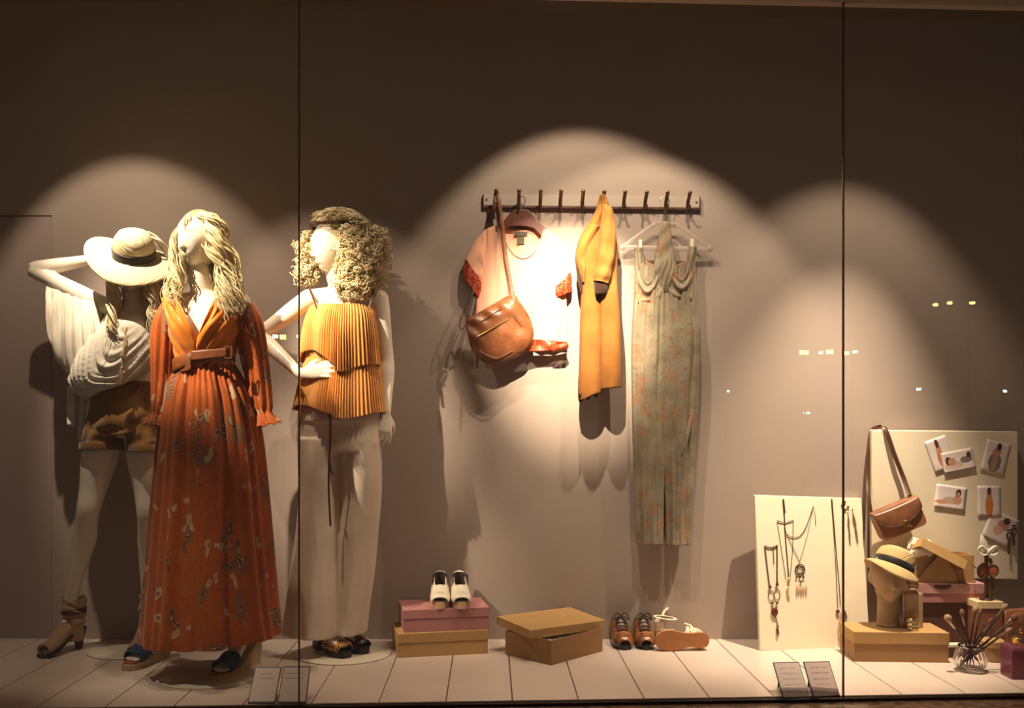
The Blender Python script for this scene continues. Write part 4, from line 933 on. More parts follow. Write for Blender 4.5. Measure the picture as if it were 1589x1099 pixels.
for pr in ([(987, 408, 1034, 425, .030), (985, 440, 1034, 440, .036), (982, 485, 1034, 485, .040), (980, 520, 1033, 520, .042), (980, 570, 1033, 570, .042), (981, 630, 1033, 630, .042), (983, 700, 1032, 700, .040), (985, 760, 1030, 760, .036), (987, 810, 1029, 810, .034), (988, 843, 1028, 845, .034)],
           [(1032, 425, 1078, 408, .030), (1032, 440, 1080, 440, .036), (1031, 485, 1082, 485, .040), (1030, 515, 1086, 515, .042), (1030, 570, 1086, 570, .042), (1029, 620, 1084, 620, .042), (1028, 690, 1079, 690, .040), (1031, 750, 1075, 750, .036), (1033, 805, 1072, 805, .034), (1034, 846, 1070, 845, .034)]):
    m = MB(); pairloft(m, pr, YJ, 80, 110, lambda u, t, a: fj(u, t, a)+.004*math.sin(5*a+3*t), sq=.62, cap=(True, False)); jb = m.build('trouser_leg', M['floral'], ju, ang=0, solid=.002)
m = MB(); m.tube([q_[:3] for q_ in spline([tuple(at(*p_)) for p_ in ((1080, 610, YJ-.018), (1072, 650, YJ-.036), (1063, 690, YJ-.044), (1054, 712, YJ-.038))], 20)], [.003+.007*math.sin(i/19*math.pi) for i in range(20)], 8, .6); m.build('side_fold', M['floral'], jb)
# neck: gathered halter and two cowl drapes
m = MB(); pairloft(m, [(1025, 345, 1039, 345, .014), (1022, 362, 1041, 362, .020), (1021, 382, 1043, 382, .024), (1017, 402, 1047, 402, .028), (1013, 425, 1052, 425, .030), (1018, 455, 1048, 455, .012, .012)], YJ-.022, 60, 44, lambda u, t, a: .004*math.sin(14*a+5*math.sin(8*t))+.003*math.sin(22*t+2*a), cap=(True, False)); m.build('halter', M['floral'], ju, ang=0, solid=.002)
for s, pts in ((-1, ((990, 386), (1004, 437), (1026, 380))), (1, ((1074, 384), (1058, 432), (1038, 380)))):
    m = MB()
    def cw(u, v, pts=pts, s=s):
        (ax, ay), (bx, by), (cx_, cy2) = pts
        yy = lerp(by-2*(v), by+30, v); x = (1-u)**2*ax+2*u*(1-u)*bx+u*u*cx_; y = (1-u)**2*ay+2*u*(1-u)*(2*by-(ay+cy2)/2)*1.0+u*u*cy2
        y = lerp(y, max(y, by+34), v); return at(x, y, YJ-.030-.020*math.sin(math.pi*u)*math.sin(3*v+.4)-.006*math.sin(15*v+2*u))
    m.grid(cw, 40, 30)
    m.build('cowl', M['floral'], ju, ang=0, solid=.003)
    m = MB(); ax, ay = pts[0]; m.grid(lambda u, v, ax=ax, ay=ay, s=s: at(lerp(ax-6, ax+7, u)-s*5*v, lerp(ay-2, ay+52, v), YJ-.020-.012*math.sin(math.pi*u)-.004*math.sin(11*u+4*v)), 14, 24); m.build('side_strap', M['floral'], ju, ang=0, solid=.003)
m = MB(); m.grid(lambda u, v: at(lerp(990, 1076, u), lerp(398+16*math.sin(math.pi*u), 440, v), YJ+.020+.003*math.sin(20*u)), 30, 10); m.build('bodice_back', M['floral'], ju, ang=0, solid=.002)
# clear plastic hanger with metal hook and clips
q = N('clear_plastic'); q.set(col=srgb(190, 172, 156), rough=.25, alpha=.5, spec=.5); M['clear'] = q.m
hj = thing('clothes_hanger', 'clear plastic hanger with metal hook holding the floral jumpsuit', 'hanger', at(1033, 370, YJ))
m = MB(); yh = YJ+.004
for a_, b_ in (((1018, 346), (966, 383)), ((1018, 346), (1048, 347)), ((1048, 347), (1102, 385)), ((966, 384), (1102, 387))):
    m.tube([at(*a_, yh), at(*b_, yh)], .0085 if a_ != (966, 384) else .012, 8, .35, (0, -1, 0))
for e in ((966, 384), (1102, 386)): m.ell(at(*e, yh), (.014, .007, .014), 12, 8)
m.build('hanger_body', M['clear'], hj)
m = MB(); hk = at(1033, 343, yh); m.tube([q_[:3] for q_ in spline([tuple(x) for x in (hk, hk+Vector((0, -.003, .035)), hk+Vector((.012, -.006, .070)), hk+Vector((.013, -.008, .097)), hk+Vector((-.004, -.008, .112)), hk+Vector((-.022, -.008, .104)), hk+Vector((-.028, -.008, .086)))], 30)], .0024, 8); m.build('hanger_hook', M['steel'], hj)
M['clip'] = plain('white_clip', srgb(226, 212, 196), .5)
for px, py in ((993, 380), (1073, 379)):
    m = MB(); m.box(at(px, py, yh-.010), (.016, .034, .044)); m.build('clip', M['clip'], hj, bevel=.003, sm=False)
# ================================================================ boxes and shoes on the floor
M['kraft'] = plain('kraft_card', srgb(184, 144, 90), .75, var=.05, scale=8, bump=.06, bscale=300)
M['kraft_dark'] = plain('brown_card', srgb(158, 118, 74), .75, var=.05, scale=8)
M['rose'] = plain('dusty_pink_card', srgb(182, 124, 122), .6, var=.05, scale=8)
M['rose_in'] = plain('pink_card', srgb(200, 150, 146), .6, var=.04)
M['tissue'] = plain('white_tissue', srgb(236, 226, 206), .7, var=.05)
M['choc'] = plain('chocolate_card', srgb(92, 56, 38), .6, var=.06)
def frame(o, ang): return Matrix.Translation(Vector(o)) @ rotz(ang)
def hollow(m, F, w_, d, z0, z1, t=.004, floor_z=None):
    """open box: outer walls, inner walls and bottom"""
    o = [(0, 0), (w_, 0), (w_, d), (0, d)]; i = [(t, t), (w_-t, t), (w_-t, d-t), (t, d-t)]; fz = z0+t if floor_z is None else floor_z
    m.loft([[F @ Vector((x, y, z)) for x, y in q_] for q_, z in ((o, z0), (o, z1), (i, z1), (i, fz))])
def lid_mesh(m, F, w_, d, z0, z1, t=.003): # lid closed on top, open below
    o = [(-t, -t), (w_+t, -t), (w_+t, d+t), (-t, d+t)]; i = [(0, 0), (w_, 0), (w_, d), (0, d)]
    m.loft([[F @ Vector((x, y, z)) for x, y in q_] for q_, z in ((i, z1-t), (i, z0), (o, z0), (o, z1))])
def giftbox(label, o, ang, w_, d, h, lid, mat, mlid=None, name='gift_box', group=None):
    F = frame(o, ang); b_ = thing(name, label, 'box', F @ Vector((w_/2, d/2, 0)), group)
    m = MB(); hollow(m, F, w_, d, 0, h-.004); m.build('box_base', mat, b_, bevel=.001, sm=False)
    m = MB(); lid_mesh(m, F, w_, d, h-lid, h); m.build('lid', mlid or mat, b_, bevel=.0015, sm=False); return b_, F
o = fl(618, 1021.5); e = fl(757, 1014.5); an = math.atan2(e.y-o.y, e.x-o.x); wd = (e-o).length
giftbox('ochre card shoe box with lid on the floor, under the dusty pink box', (o.x, o.y, .0), an, wd, .245, .105, .042, M['kraft'])
giftbox('dusty pink lidded box carrying white sneakers, on top of an ochre box', (o.x+.022, o.y+.022, .1055), an-.02, wd-.02, .235, .098, .040, M['rose'])
# open kraft box with skewed lid
o = fl(855.5, 1033); eR = fl(935, 1011); a2 = math.atan2(eR.y-o.y, eR.x-o.x); wR = (eR-o).length; dL = (fl(767, 1022)-o).length
F = frame((o.x, o.y, 0), a2); kb = thing('gift_box', 'open kraft card box on floor with its lid pushed askew over white tissue', 'box', F @ Vector((wR/2, dL/2, 0)))
m = MB(); hollow(m, F, wR, dL, 0, .105); m.build('box_base', M['kraft_dark'], kb, bevel=.001, sm=False)
m = MB(); m.grid(lambda u, v: F @ Vector((.01+(wR-.02)*u, .01+(dL-.02)*v, .075+.035*nz(u*4, v*4, 3)+.035*smooth(.55, 1, v)+.012*nz(u*13, v*13, 1))), 40, 40); m.build('tissue_paper', M['tissue'], kb, ang=20)
LF = Matrix.Translation(Vector((.172, 4.125, .100))) @ rotz(.60) @ roty(.012) @ rotx(.075)
m = MB(); lid_mesh(m, LF, .415, .245, 0, .038, .003); m.build('lid', M['kraft'], kb, bevel=.0015, sm=False)
# ---- shoes
def shoe_thing(name, label, F, L, hw, secs, mat_up, mat_sole, collar=(0.0, .55), sole=.012, extra=None, group=None, toe_open=0, inner=None, z0=0):
    """low shoe with toe at -Y of F: secs = (fraction from toe, half width, height); collar = open stretch at the back"""
    s = thing(name, label, 'shoe', F @ Vector((0, 0, 0)), group)
    hs = spline([tuple(x) for x in secs], 41)
    def sec(q_): return hs[int(round(max(0, min(1, q_))*40))]
    def P_(u, q_):
        f, w_, h = sec(q_); a = math.pi*u; y = -L/2+L*f
        x = -w_*math.cos(a)*(1-.10*math.sin(a)); z = sole+(h-sole)*abs(math.sin(a))**.62
        return x, y, z
    m = MB()
    def upf(u, v):
        q_ = lerp(toe_open, 1, v); x, y, z = P_(u, q_)
        return F @ Vector((x, y, z))
    k0 = collar[1]; qf = 1-k0
    m.grid(lambda u, v: upf(u, v*qf*1.02), 26, 26)
    for sd in (0, 1):
        def sidef(u, v, sd=sd):
            q_ = lerp(qf, 1, v); lim = lerp(.5, .27, smooth(0, .25, v)); uu = u*lim; uu = uu if sd == 0 else 1-uu
            x, y, z = P_(uu, q_); return F @ Vector((x, y, z))
        m.grid(sidef, 12, 26)
    def heelf(u, v):
        a = math.pi*u; f, w_, h = sec(.97); uu = v*.27; x, y, z = P_(uu, .97)
        return F @ Vector((-abs(x)*math.cos(a), -L/2+L*.955+.030*math.sin(a)*(1-.1*v), z+.012*math.sin(a)*v))
    m.grid(heelf, 20, 10)
    up = m.build('upper', mat_up, s, solid=.0035, ang=0)
    m = MB()
    def lin(u, v):
        a = math.pi*u; w_ = sec(.90)[1]*.90; h = sec(.97)[2]; return F @ Vector((-w_*math.cos(a), -L/2+L*.90+.022*math.sin(a)-L*.30*abs(math.cos(a))**3, lerp(sole+.012, h*.93, v)))
    m.grid(lin, 24, 8); m.build('lining', inner or M['inside'], up, solid=.002, ang=0)
    m = MB(); rings = []
    for z, k in ((z0, .97), (sole*.5, 1.0), (sole+.002, .99)):
        ring = []
        for i in range(48):
            a = 2*math.pi*i/48; c = -math.cos(a); q_ = .5+.5*c; f, w_, h = sec(q_); y = -L/2+L*(.5+.515*c)
            ring.append(F @ Vector((w_*1.04*k*math.copysign(abs(math.sin(a))**.6, math.sin(a)), y, z)))
        rings.append(ring)
    m.loft(rings); m.build('sole', mat_sole, s, ang=50)
    m = MB(); m.grid(lambda u, v: F @ Vector((lerp(-.85, .85, u)*sec(lerp(.02, .98, v))[1], -L/2+L*sec(lerp(.02, .98, v))[0], sole+.006+.010*v)), 6, 20); m.build('insole', inner or M['inside'], up)
    if extra: extra(s, up, P_, F, L)
    return s
SEC = [(0, .014, .030), (.05, .030, .042), (.14, .040, .052), (.30, .044, .062), (.45, .041, .078), (.60, .036, .086), (.80, .035, .076), (1, .030, .080)]
M['white_leather'] = plain('cream_perforated_leather', srgb(236, 222, 198), .5, bump=.25, bscale=140, var=.05); M['rubber'] = plain('beige_platform_sole', srgb(214, 176, 136), .6)
def open_toe(s, up, P_, F, L):
    for k in range(4):
        q_ = .34+.06*k; m = MB(); m.tube([F @ (Vector(P_(u, q_))+Vector((0, 0, .002))) for u in [.2+.6*i/16 for i in range(17)]], .0028, 6); m.build('strap_band', M['white_leather'], up)
zt = .105+.0985+.0005
for k, (px, lab) in enumerate(((683, 'cream open toed flatform shoe on the pink box, left of its pair'), (714.5, 'cream open toed flatform shoe on the pink box, right of its pair'))):
    Fp = Matrix.Translation(Vector((at(px, 940, 4.36).x, 4.36, zt))) @ rotz(.05+.04*k) @ Matrix.Diagonal((1.04, .98, .98, 1))
    SE = [(0, .030, .046), (.05, .036, .056), (.14, .040, .064), (.30, .042, .080), (.45, .040, .094), (.60, .039, .106), (.80, .039, .122), (1, .036, .142)]
    shoe_thing('flatform_shoe', lab, Fp, .235, .04, SE, M['white_leather'], M['rubber'], (0, .50), .030, open_toe, 'cream shoes on the pink box', toe_open=.07)
q = N('brown_brogue'); v = q.coords(); q.set(col=q.ramp(q.noise(v, 18, 3), [(.35, srgb(88, 46, 22)), (.65, srgb(168, 104, 52))]), rough=.3, spec=.6); M['brogue'] = q.m
def laces(s, up, P_, F, L):
    m = MB(); m.grid(lambda u, v: F @ (Vector(P_(lerp(.30, .70, u), lerp(.34, .56, v)))+Vector((0, 0, .003))), 12, 10); m.build('tongue', M['strap_dark'], up, solid=.003, ang=0)
    for k in range(4):
        m = MB(); m.tube([F @ (Vector(P_(u, .36+.055*k+.02*(u-.5)))+Vector((0, 0, .006))) for u in [.3+.4*i/10 for i in range(11)]], .0024, 6); m.build('lace', M['platform'], up)
    for sx in (-1, 1):
        m = MB(); c = Vector(P_(.5, .56))+Vector((0, 0, .010)); m.tube([q_[:3] for q_ in spline([tuple(F @ (c+Vector(p_))) for p_ in ((0, 0, 0), (sx*.022, -.012, .012), (sx*.036, -.028, -.012), (sx*.020, -.020, -.004), (0, 0, 0))], 20)], .0022, 6); m.build('lace', M['platform'], up)
    m = MB(); m.tube([F @ (Vector(P_(u, .16))+Vector((0, 0, .0025))) for u in [.08+.84*i/20 for i in range(21)]], .0022, 6); m.build('toe_seam', M['strap_dark'], up)
for px, an_, lab in ((968, .04, 'brown leather lace-up shoe on the floor with laces hanging loose, left of its pair'), (1004.5, -.02, 'brown leather lace-up shoe on the floor, right of its pair beside the sandals')):
    c = fl(px, 1009); SE = [(0, .026, .040), (.05, .038, .052), (.14, .046, .060), (.30, .047, .078), (.45, .043, .112), (.60, .038, .118), (.80, .036, .104), (1, .031, .108)]
    shoe_thing('lace_up_shoe', lab, Matrix.Translation(Vector((c.x, c.y+.13, 0))) @ rotz(an_) @ Matrix.Diagonal((.95, 1, 1.12, 1)), .27, .045, SE, M['brogue'], M['platform'], (0, .48), .018, laces, 'brown lace-up shoes')
# ---- pair of flat sandals: one upright behind, one toppled to show its sole
M['straw_sole'] = plain('tan_sole', srgb(196, 150, 100), .6, var=.1); M['strap_cream'] = plain('cream_strap', srgb(232, 214, 184), .55); M['sole_brown'] = plain('brown_sole', srgb(156, 98, 52), .6, var=.1)
def sandal(label, F, L=.24, ha=.118):
    s = thing('flat_sandal', label, 'shoe', F @ Vector((0, 0, 0)), 'cream strapped sandals')
    pr = spline([(-.5, .012), (-.46, .030), (-.36, .042), (-.22, .046), (-.05, .038), (.15, .031), (.35, .034), (.45, .028), (.5, .010)], 40)
    def plat(z0, z1, k): 
        m = MB(); pts = [(w_*k, L*f) for f, w_ in pr]+[(-w_*k, L*f) for f, w_ in reversed(pr)]; m.loft([[F @ Vector((x, y, z+(.020*smooth(-.1, .45, y/L) if z > .002 else 0))) for x, y in pts] for z in (z0, z1)]); return m
    so = plat(.003, .026, 1).build('sole', M['straw_sole'], s, sm=False, bevel=.002); plat(0, .004, .98).build('outsole', M['sole_brown'], s, sm=False)
    for y0, y1, h, n_ in ((-.40, -.34, .034, 1), (-.33, -.27, .042, 1), (-.26, -.20, .048, 1), (-.18, -.12, .050, 1)):
        m = MB(); m.grid(lambda u, v: F @ Vector((-.046*math.cos(math.pi*u), L*lerp(y0, y1, v)+.01*math.sin(6*u), .022+h*math.sin(math.pi*u)**.7)), 20, 3); m.build('strap', M['strap_cream'], s, solid=.003, ang=0)
    m = MB(); m.grid(lambda u, v: F @ Vector((.036*math.cos(math.pi*u), L*(.36+.13*math.sin(math.pi*u)), .044+lerp(0, .075, v)-.02*math.sin(math.pi*u)*v)), 20, 6); m.build('heel_strap', M['strap_cream'], s, solid=.003, ang=0)
    m = MB(); m.tube([F @ Vector((.042*math.sin(a), L*.34+.05*math.cos(a)-.01, ha+.006*math.cos(a))) for a in [i/28*2*math.pi for i in range(29)]], .006, 8, .4, (0, 0, 1)); m.tube([F @ Vector((.042, L*.3, ha)), F @ Vector((.060, L*.25, ha+.017)), F @ Vector((.066, L*.16, ha+.032))], .006, 8, .4); m.build('ankle_strap', M['strap_cream'], s); return s
c = fl(1062, 1003); sandal('cream strapped sandal standing upright on the floor behind its toppled pair', Matrix.Translation(Vector((c.x-.005, 4.490, 0))) @ rotz(math.pi/2+.10))
c = fl(1061, 1012.5); sandal('cream strapped sandal lying on its side on the floor, sole facing the glass', Matrix.Translation(Vector((c.x, c.y+.02, .0475))) @ rotz(.06) @ rotx(math.radians(-97)) @ rotz(-math.pi/2), .24, .078)
# ================================================================ jewellery board, photo board and props at the right
q = N('cream_canvas'); v = q.coords(); q.set(col=srgb(238, 224, 196), rough=.8, spec=.2); q.bump(q.noise(v, 420, 2), .12, .001); M['canvas'] = q.m
M['champagne'] = plain('champagne_metal', srgb(226, 204, 164), .28, .85, var=.06)
# --- jewellery board, standing on the floor and leaning back on its strut
bl_, br_ = fl(1180, 1010.5), fl(1336, 1004); tl_ = at(1171, 768, 4.455)
ex = (br_-bl_).normalized(); W1 = (br_-bl_).length+.045; ez = (tl_-bl_); H1 = ez.length; ez = ez.normalized(); ex = (ex-ez*ex.dot(ez)).normalized(); ey = ez.cross(ex)
def BD(x, z, d=0): return bl_+ex*x+ez*z-ey*d
def slab(o, X, Y_, Z, w_, h, t, m):
    m.loft([[o+X*x+Z*z+Y_*y for x, y in ((0, 0), (w_, 0), (w_, t), (0, t))] for z in (0, h)]); return m
jb1 = thing('canvas_board', 'cream canvas board standing on the floor with necklaces and earrings pinned to it', 'board', bl_+ex*W1/2)
slab(bl_, ex, ey, ez, W1, H1, .022, MB()).build('canvas', M['canvas'], jb1, bevel=.004, sm=False)
m = MB(); m.box(BD(W1*.5, H1*.40, -.045), (.03, .05, .03)); a_ = BD(W1*.5, H1*.42, -.03); f_ = Vector((a_.x, a_.y+.055, .002)); m.tube([a_, f_], .010, 8); m.build('back_strut', M['kraft_dark'], jb1)
# pixel on the board face
def onb(px, py, d=.004):
    r = Vector(((px-CX)/FPX, 1, -(py-CY)/FPX)); o_ = Vector((0, 0, CAMZ)); n_ = ey; t = (bl_-ey*d-o_).dot(n_)/r.dot(n_); return o_+r*t
M['brass'] = plain('antique_brass', srgb(150, 112, 58), .35, .85, var=.2, scale=60); M['darkmetal'] = plain('dark_chain', srgb(86, 66, 40), .45, .6); M['amber'] = plain('brown_stone', srgb(112, 50, 34), .2, var=.25, scale=60)
M['bone'] = plain('bone_bead', srgb(216, 190, 136), .5, var=.1); M['feather'] = plain('brown_feather', srgb(120, 84, 56), .8, var=.3, scale=70); M['feather_pale'] = plain('pale_feather', srgb(196, 160, 128), .8, var=.2, scale=70)
def chain(m, pts, r=.0014, bead=0, n=60):
    p = spline([tuple(x) for x in pts], n)
    m.tube(p, r, 5)
    if bead:
        L = sum((Vector(a)-Vector(b)).length for a, b in zip(p, p[1:])); k = max(2, int(L/(bead*2.1)))
        for q_ in spline([tuple(x) for x in pts], k): m.ell(q_, bead, 8, 6)
def feather(m, top, tip, wd):
    top, tip = Vector(top), Vector(tip); d = (tip-top); x = d.cross(ey).normalized(); rings = []
    for t, w_ in ((0, .1), (.15, .6), (.45, 1), (.75, .75), (.92, .35), (1, .05)): rings.append([top+d*t+x*(wd*w_*math.cos(a))-ey*(.0025+.0022*math.sin(a)) for a in [i*math.pi/4 for i in range(8)]])
    m.loft(rings)
def pin(m, p): m.ell(p, .0035, 10, 6)
# 1 chunky bead necklace with oval stone
nk = thing('necklace', 'chunky brown bead necklace with oval stone drop, lowest at the left of the canvas board', 'necklace', onb(1200, 850))
m = MB(); chain(m, [onb(1187, 848), onb(1197, 850), onb(1206, 847)], .002, .0035); chain(m, [onb(1187, 848), onb(1190, 875), onb(1194, 908)], .0018, .0034); chain(m, [onb(1206, 847), onb(1206, 875), onb(1206, 904)], .0018, .0034); chain(m, [onb(1200, 850), onb(1201, 875)], .001, .002); m.build('bead_chain', M['darkmetal'], nk)
for p_, r in ((onb(1195, 911, .008), (.007, .006, .009)), (onb(1206, 907, .008), (.007, .006, .009))):
    m = MB(); m.ell(p_, r); m.build('bead', M['amber'], nk)
for c_ in ((1197, 925), (1206, 923)):
    m = MB(); m.tube([onb(c_[0]+4.5*math.cos(a), c_[1]+8*math.sin(a), .004) for a in [i/20*2*math.pi for i in range(21)]], .0016, 6); m.build('brass_loop', M['brass'], nk)
for c_ in ((1199, 936), (1206, 936)):
    m = MB(); m.ell(onb(*c_, .007), (.006, .005, .007)); m.build('bead', M['brass'], nk)
m = MB()
chain(m, [onb(1202, 954), onb(1206, 965), onb(1207, 978)], .0016, .0022); m.ell(onb(1207, 972, .006), .006); m.build('brass_link', M['brass'], nk)
m = MB(); m.ell(onb(1202, 950, .009), (.016, .008, .021)); m.build('oval_stone', M['amber'], nk)
m = MB(); m.tube([onb(1206.5, 976, .007), onb(1207, 982, .008), onb(1207.5, 988, .004)], [.004, .007, .001], 10); m.build('bead', M['amber'], nk)
# 2 long chain with horn drop
nk = thing('necklace', 'long thin chain necklace with a horn drop on the canvas board', 'necklace', onb(1218, 776))
m = MB(); chain(m, [onb(1215, 775), onb(1217, 800), onb(1219, 835), onb(1222, 870), onb(1224, 897)], .0022); chain(m, [onb(1206, 808), onb(1212, 848), onb(1220, 900)], .0013); chain(m, [onb(1231, 807), onb(1230, 850), onb(1226, 898)], .0013); chain(m, [onb(1206, 808), onb(1218, 811), onb(1231, 807)], .0018); m.build('chain', M['darkmetal'], nk)
m = MB(); pin(m, onb(1216, 776)); m.tube([onb(1216, 776, .005), onb(1218, 797, .005)], .0032, 6); m.build('clasp', M['strap_dark'], nk)
m = MB(); m.ell(onb(1224, 900, .007), (.007, .006, .012)); m.ell(onb(1223, 913, .006), (.006, .005, .005)); m.tube([onb(1222, 915, .006), onb(1223, 924, .006), onb(1226, 932, .004)], [.0055, .0045, .001], 8); m.build('horn_drop', M['bone'], nk)
# 3 dreamcatcher chain
nk = thing('necklace', 'fine chain necklace with round dreamcatcher pendant and small feathers on the canvas board', 'necklace', onb(1262, 786))
m = MB(); chain(m, [onb(1217, 820), onb(1222, 830), onb(1232, 834), onb(1243, 830), onb(1252, 815), onb(1262, 786)], .0016); chain(m, [onb(1217, 820), onb(1229, 847), onb(1241, 872)], .0013); chain(m, [onb(1262, 786), onb(1253, 830), onb(1241, 872)], .0012); chain(m, [onb(1262, 786), onb(1265, 800), onb(1266, 816)], .001); m.build('chain', M['darkmetal'], nk)
m = MB(); cen = (1241.5, 884)
m.tube([onb(cen[0]+7.4*math.cos(a), cen[1]+8*math.sin(a), .004) for a in [i/28*2*math.pi for i in range(29)]], .0022, 6)
for k in range(8):
    a = k*math.pi/4; b2 = a+2.1; m.tube([onb(cen[0]+7*math.cos(a), cen[1]+7.6*math.sin(a), .004), onb(cen[0]+7*math.cos(b2), cen[1]+7.6*math.sin(b2), .004)], .0009, 5)
m.build('hoop', M['darkmetal'], nk)
for px, py in ((1236, 896), (1241, 896), (1247, 896), (1243, 903)):
    m = MB(); m.ell(onb(px, py, .006), (.0045, .004, .006), 10, 8); m.build('bead', M['darkmetal'], nk)
for px, py, p2 in ((1236, 908, 925), (1239.5, 910, 921), (1243, 910, 925), (1246.5, 910, 922), (1250.5, 908, 923)):
    m = MB(); feather(m, onb(px, py), onb(px+.5, p2), .0045); m.build('feather', M['feather_pale'], nk)
# 4 long cord with feathers
nk = thing('necklace', 'long dark cord necklace ending in brown feathers, rightmost on the canvas board', 'necklace', onb(1290, 775))
m = MB(); chain(m, [onb(1291, 774), onb(1294, 810), onb(1298, 860), onb(1302, 905), (onb(1304, 940))], .0016); chain(m, [onb(1290, 775), onb(1294, 830), onb(1297, 880), onb(1300, 944)], .0014); m.build('cord', M['darkmetal'], nk)
m = MB(); m.ell(onb(1300, 949, .007), (.009, .007, .009)); m.build('bead', M['amber'], nk)
for a_, b_, w_, mt in (((1304, 950), (1303, 1002), .012, 'feather_pale'), ((1307, 950), (1311, 994), .011, 'feather'), ((1309, 946), (1314, 960), .006, 'feather')):
    m = MB(); feather(m, onb(*a_), onb(*b_), w_); m.build('feather', M[mt], nk)
# earrings
er = thing('earrings', 'dangling feather earrings pinned at the top right of the canvas board', 'earrings', onb(1320, 795))
for a_, b_, w_ in (((1316, 800), (1317, 822), .005), ((1317, 815), (1319, 847), .004), ((1323, 796), (1328, 822), .007), ((1326, 812), (1331, 844), .005)):
    m = MB(); feather(m, onb(*a_), onb(*b_), w_); m.build('feather', M['feather'], er)
for px, py in ((1316, 800), (1323, 795)):
    m = MB(); m.tube([onb(px, py-4), onb(px, py+1)], .001, 5); pin(m, onb(px, py-4)); m.build('ear_hook', M['brass'], er)
st_ = thing('earrings', 'cluster of small brass stud earrings beside the glass seam on the canvas board', 'earrings', onb(1312, 783))
for px, py in ((1307, 784), (1311, 779), (1312, 791), (1316, 787)):
    m = MB(); m.ell(onb(px, py, .005), (.006, .004, .006), 10, 8); m.build('stud', M['brass'], st_)
# --- photo board on the wall
YP = 4.50
pb = thing('canvas_board', 'cream canvas board on the wall holding pinned photos and a brown satchel strap', 'board', at(1466, 898, YP))
c00, c10, c01 = at(1356, 896, YP), at(1589, 899, YP), at(1352, 666, YP)
px_ = (at(1583, 898, YP)-c00); W2 = px_.length; H2 = (c01-c00).length
X2, Z2 = Vector((1, 0, -.012)).normalized(), Vector((.0, .0, 1)); Y2v = Vector((0, 1, 0))
slab(at(1353, 897, YP), X2, Y2v, Z2, W2, H2, .030, MB()).build('canvas', M['canvas'], pb, bevel=.005, sm=False)
for px in (1390, 1545):
    m = MB(); p_ = at(px, 690, YP+.030); m.box(p_+Vector((0, .015, 0)), (.03, .030, .03)); m.build('wall_spacer', M['kraft_dark'], pb, sm=False)
# snapshots: white card with a small sketched figure (flat print, in the card's own material)
def photo_mat(name, seed, skin, dress, axis, hair):
    q = N(name); c = q.n('ShaderNodeTexCoord'); sp = q.n('ShaderNodeSeparateXYZ'); q.link(c.outputs['UV'], sp.inputs[0]); U, V = sp.outputs[0], sp.outputs[1]
    nn = q.noise(c.outputs['UV'], 9+seed, 3)
    def blob(cx_, cy_, rx, ry, wob=.25):
        a = q.math('POWER', q.math('DIVIDE', q.math('SUBTRACT', U, cx_), rx), 2.0); b_ = q.math('POWER', q.math('DIVIDE', q.math('SUBTRACT', V, cy_), ry), 2.0)
        d = q.math('ADD', q.math('ADD', a, b_), q.math('MULTIPLY', q.math('SUBTRACT', nn, .5), 4*wob)); return q.math('LESS_THAN', d, 1.0)
    col = q.ramp(V, [(0, srgb(222, 206, 196)), (.3, srgb(242, 232, 226)), (1, srgb(236, 222, 216))])
    for kind, *b_ in axis: col = q.mix(blob(*b_), col, {'d': dress, 's': skin, 'h': hair, 'g': srgb(140, 124, 112)}[kind])
    q.set(col=col, rough=.35); return q.m
sk_, sd_, hr_ = srgb(206, 150, 116), srgb(190, 160, 140), srgb(92, 54, 40)
stand = [('d', .5, .35, .17, .34), ('s', .5, .66, .12, .16), ('h', .5, .83, .09, .13), ('s', .45, .06, .05, .08)]
lie = [('d', .50, .36, .26, .16), ('s', .72, .42, .15, .2), ('s', .22, .26, .22, .09), ('h', .74, .72, .09, .17), ('s', .74, .66, .055, .1)]
PH = [ # centre, width px, height px, tilt degrees, figure, colours, label
    (1459, 705, 34, 52, 20, stand, srgb(206, 132, 84), 'tilted snapshot of a standing figure in orange, top left of the photo board'),
    (1487, 715, 50, 32, 11, [('d', .35, .3, .3, .2), ('h', .2, .55, .10, .2), ('s', .3, .5, .12, .2), ('g', .75, .5, .2, .16), ('h', .85, .7, .07, .14)], srgb(216, 190, 172), 'wide snapshot of reclining figures overlapping the tilted one on the photo board'),
    (1545, 710, 38, 50, -14, [('g', .5, .35, .26, .32), ('d', .5, .35, .12, .3), ('s', .5, .66, .18, .14), ('h', .55, .84, .1, .12)], srgb(188, 150, 130), 'snapshot of a figure in grey, top right of the photo board'),
    (1475, 772, 48, 36, -8, lie, srgb(196, 176, 160), 'wide snapshot of a figure lying propped on an elbow, middle of the photo board'),
    (1535, 778, 36, 48, 0, stand, srgb(214, 126, 48), 'upright snapshot of a figure in orange dress, right of the photo board'),
    (1552, 820, 46, 46, -24, [('s', .55, .62, .2, .18), ('h', .62, .8, .12, .12), ('d', .45, .4, .16, .16)], srgb(236, 176, 160), 'lowest snapshot on the photo board, tucked under the bead earrings'),
]
for i, (px, py, wp, hp, tilt, fig, dr, lab) in enumerate(PH):
    d = .002+.003*(i == 1); k = (YP-d)/FPX; c = at(px, py, YP-d); R = Matrix.Rotation(math.radians(-tilt), 3, 'Y'); w_, h_ = wp*k/2, hp*k/2
    m = MB(); m.grid(lambda u, v: c+R @ Vector((lerp(-w_, w_, u), -.0045*(1-v)**3*(1 if i % 2 else .6), lerp(-h_, h_, v))), 8, 10)
    o = m.build('photograph', photo_mat('snapshot_print', i, sk_, dr, fig, hr_), None, c, solid=.0008, ang=0); tag(o, lab, 'photo', 'snapshots on the photo board')
er = thing('earrings', 'dark tasselled bead earrings pinned at the lower right of the photo board', 'earrings', at(1570, 812, YP-.004))
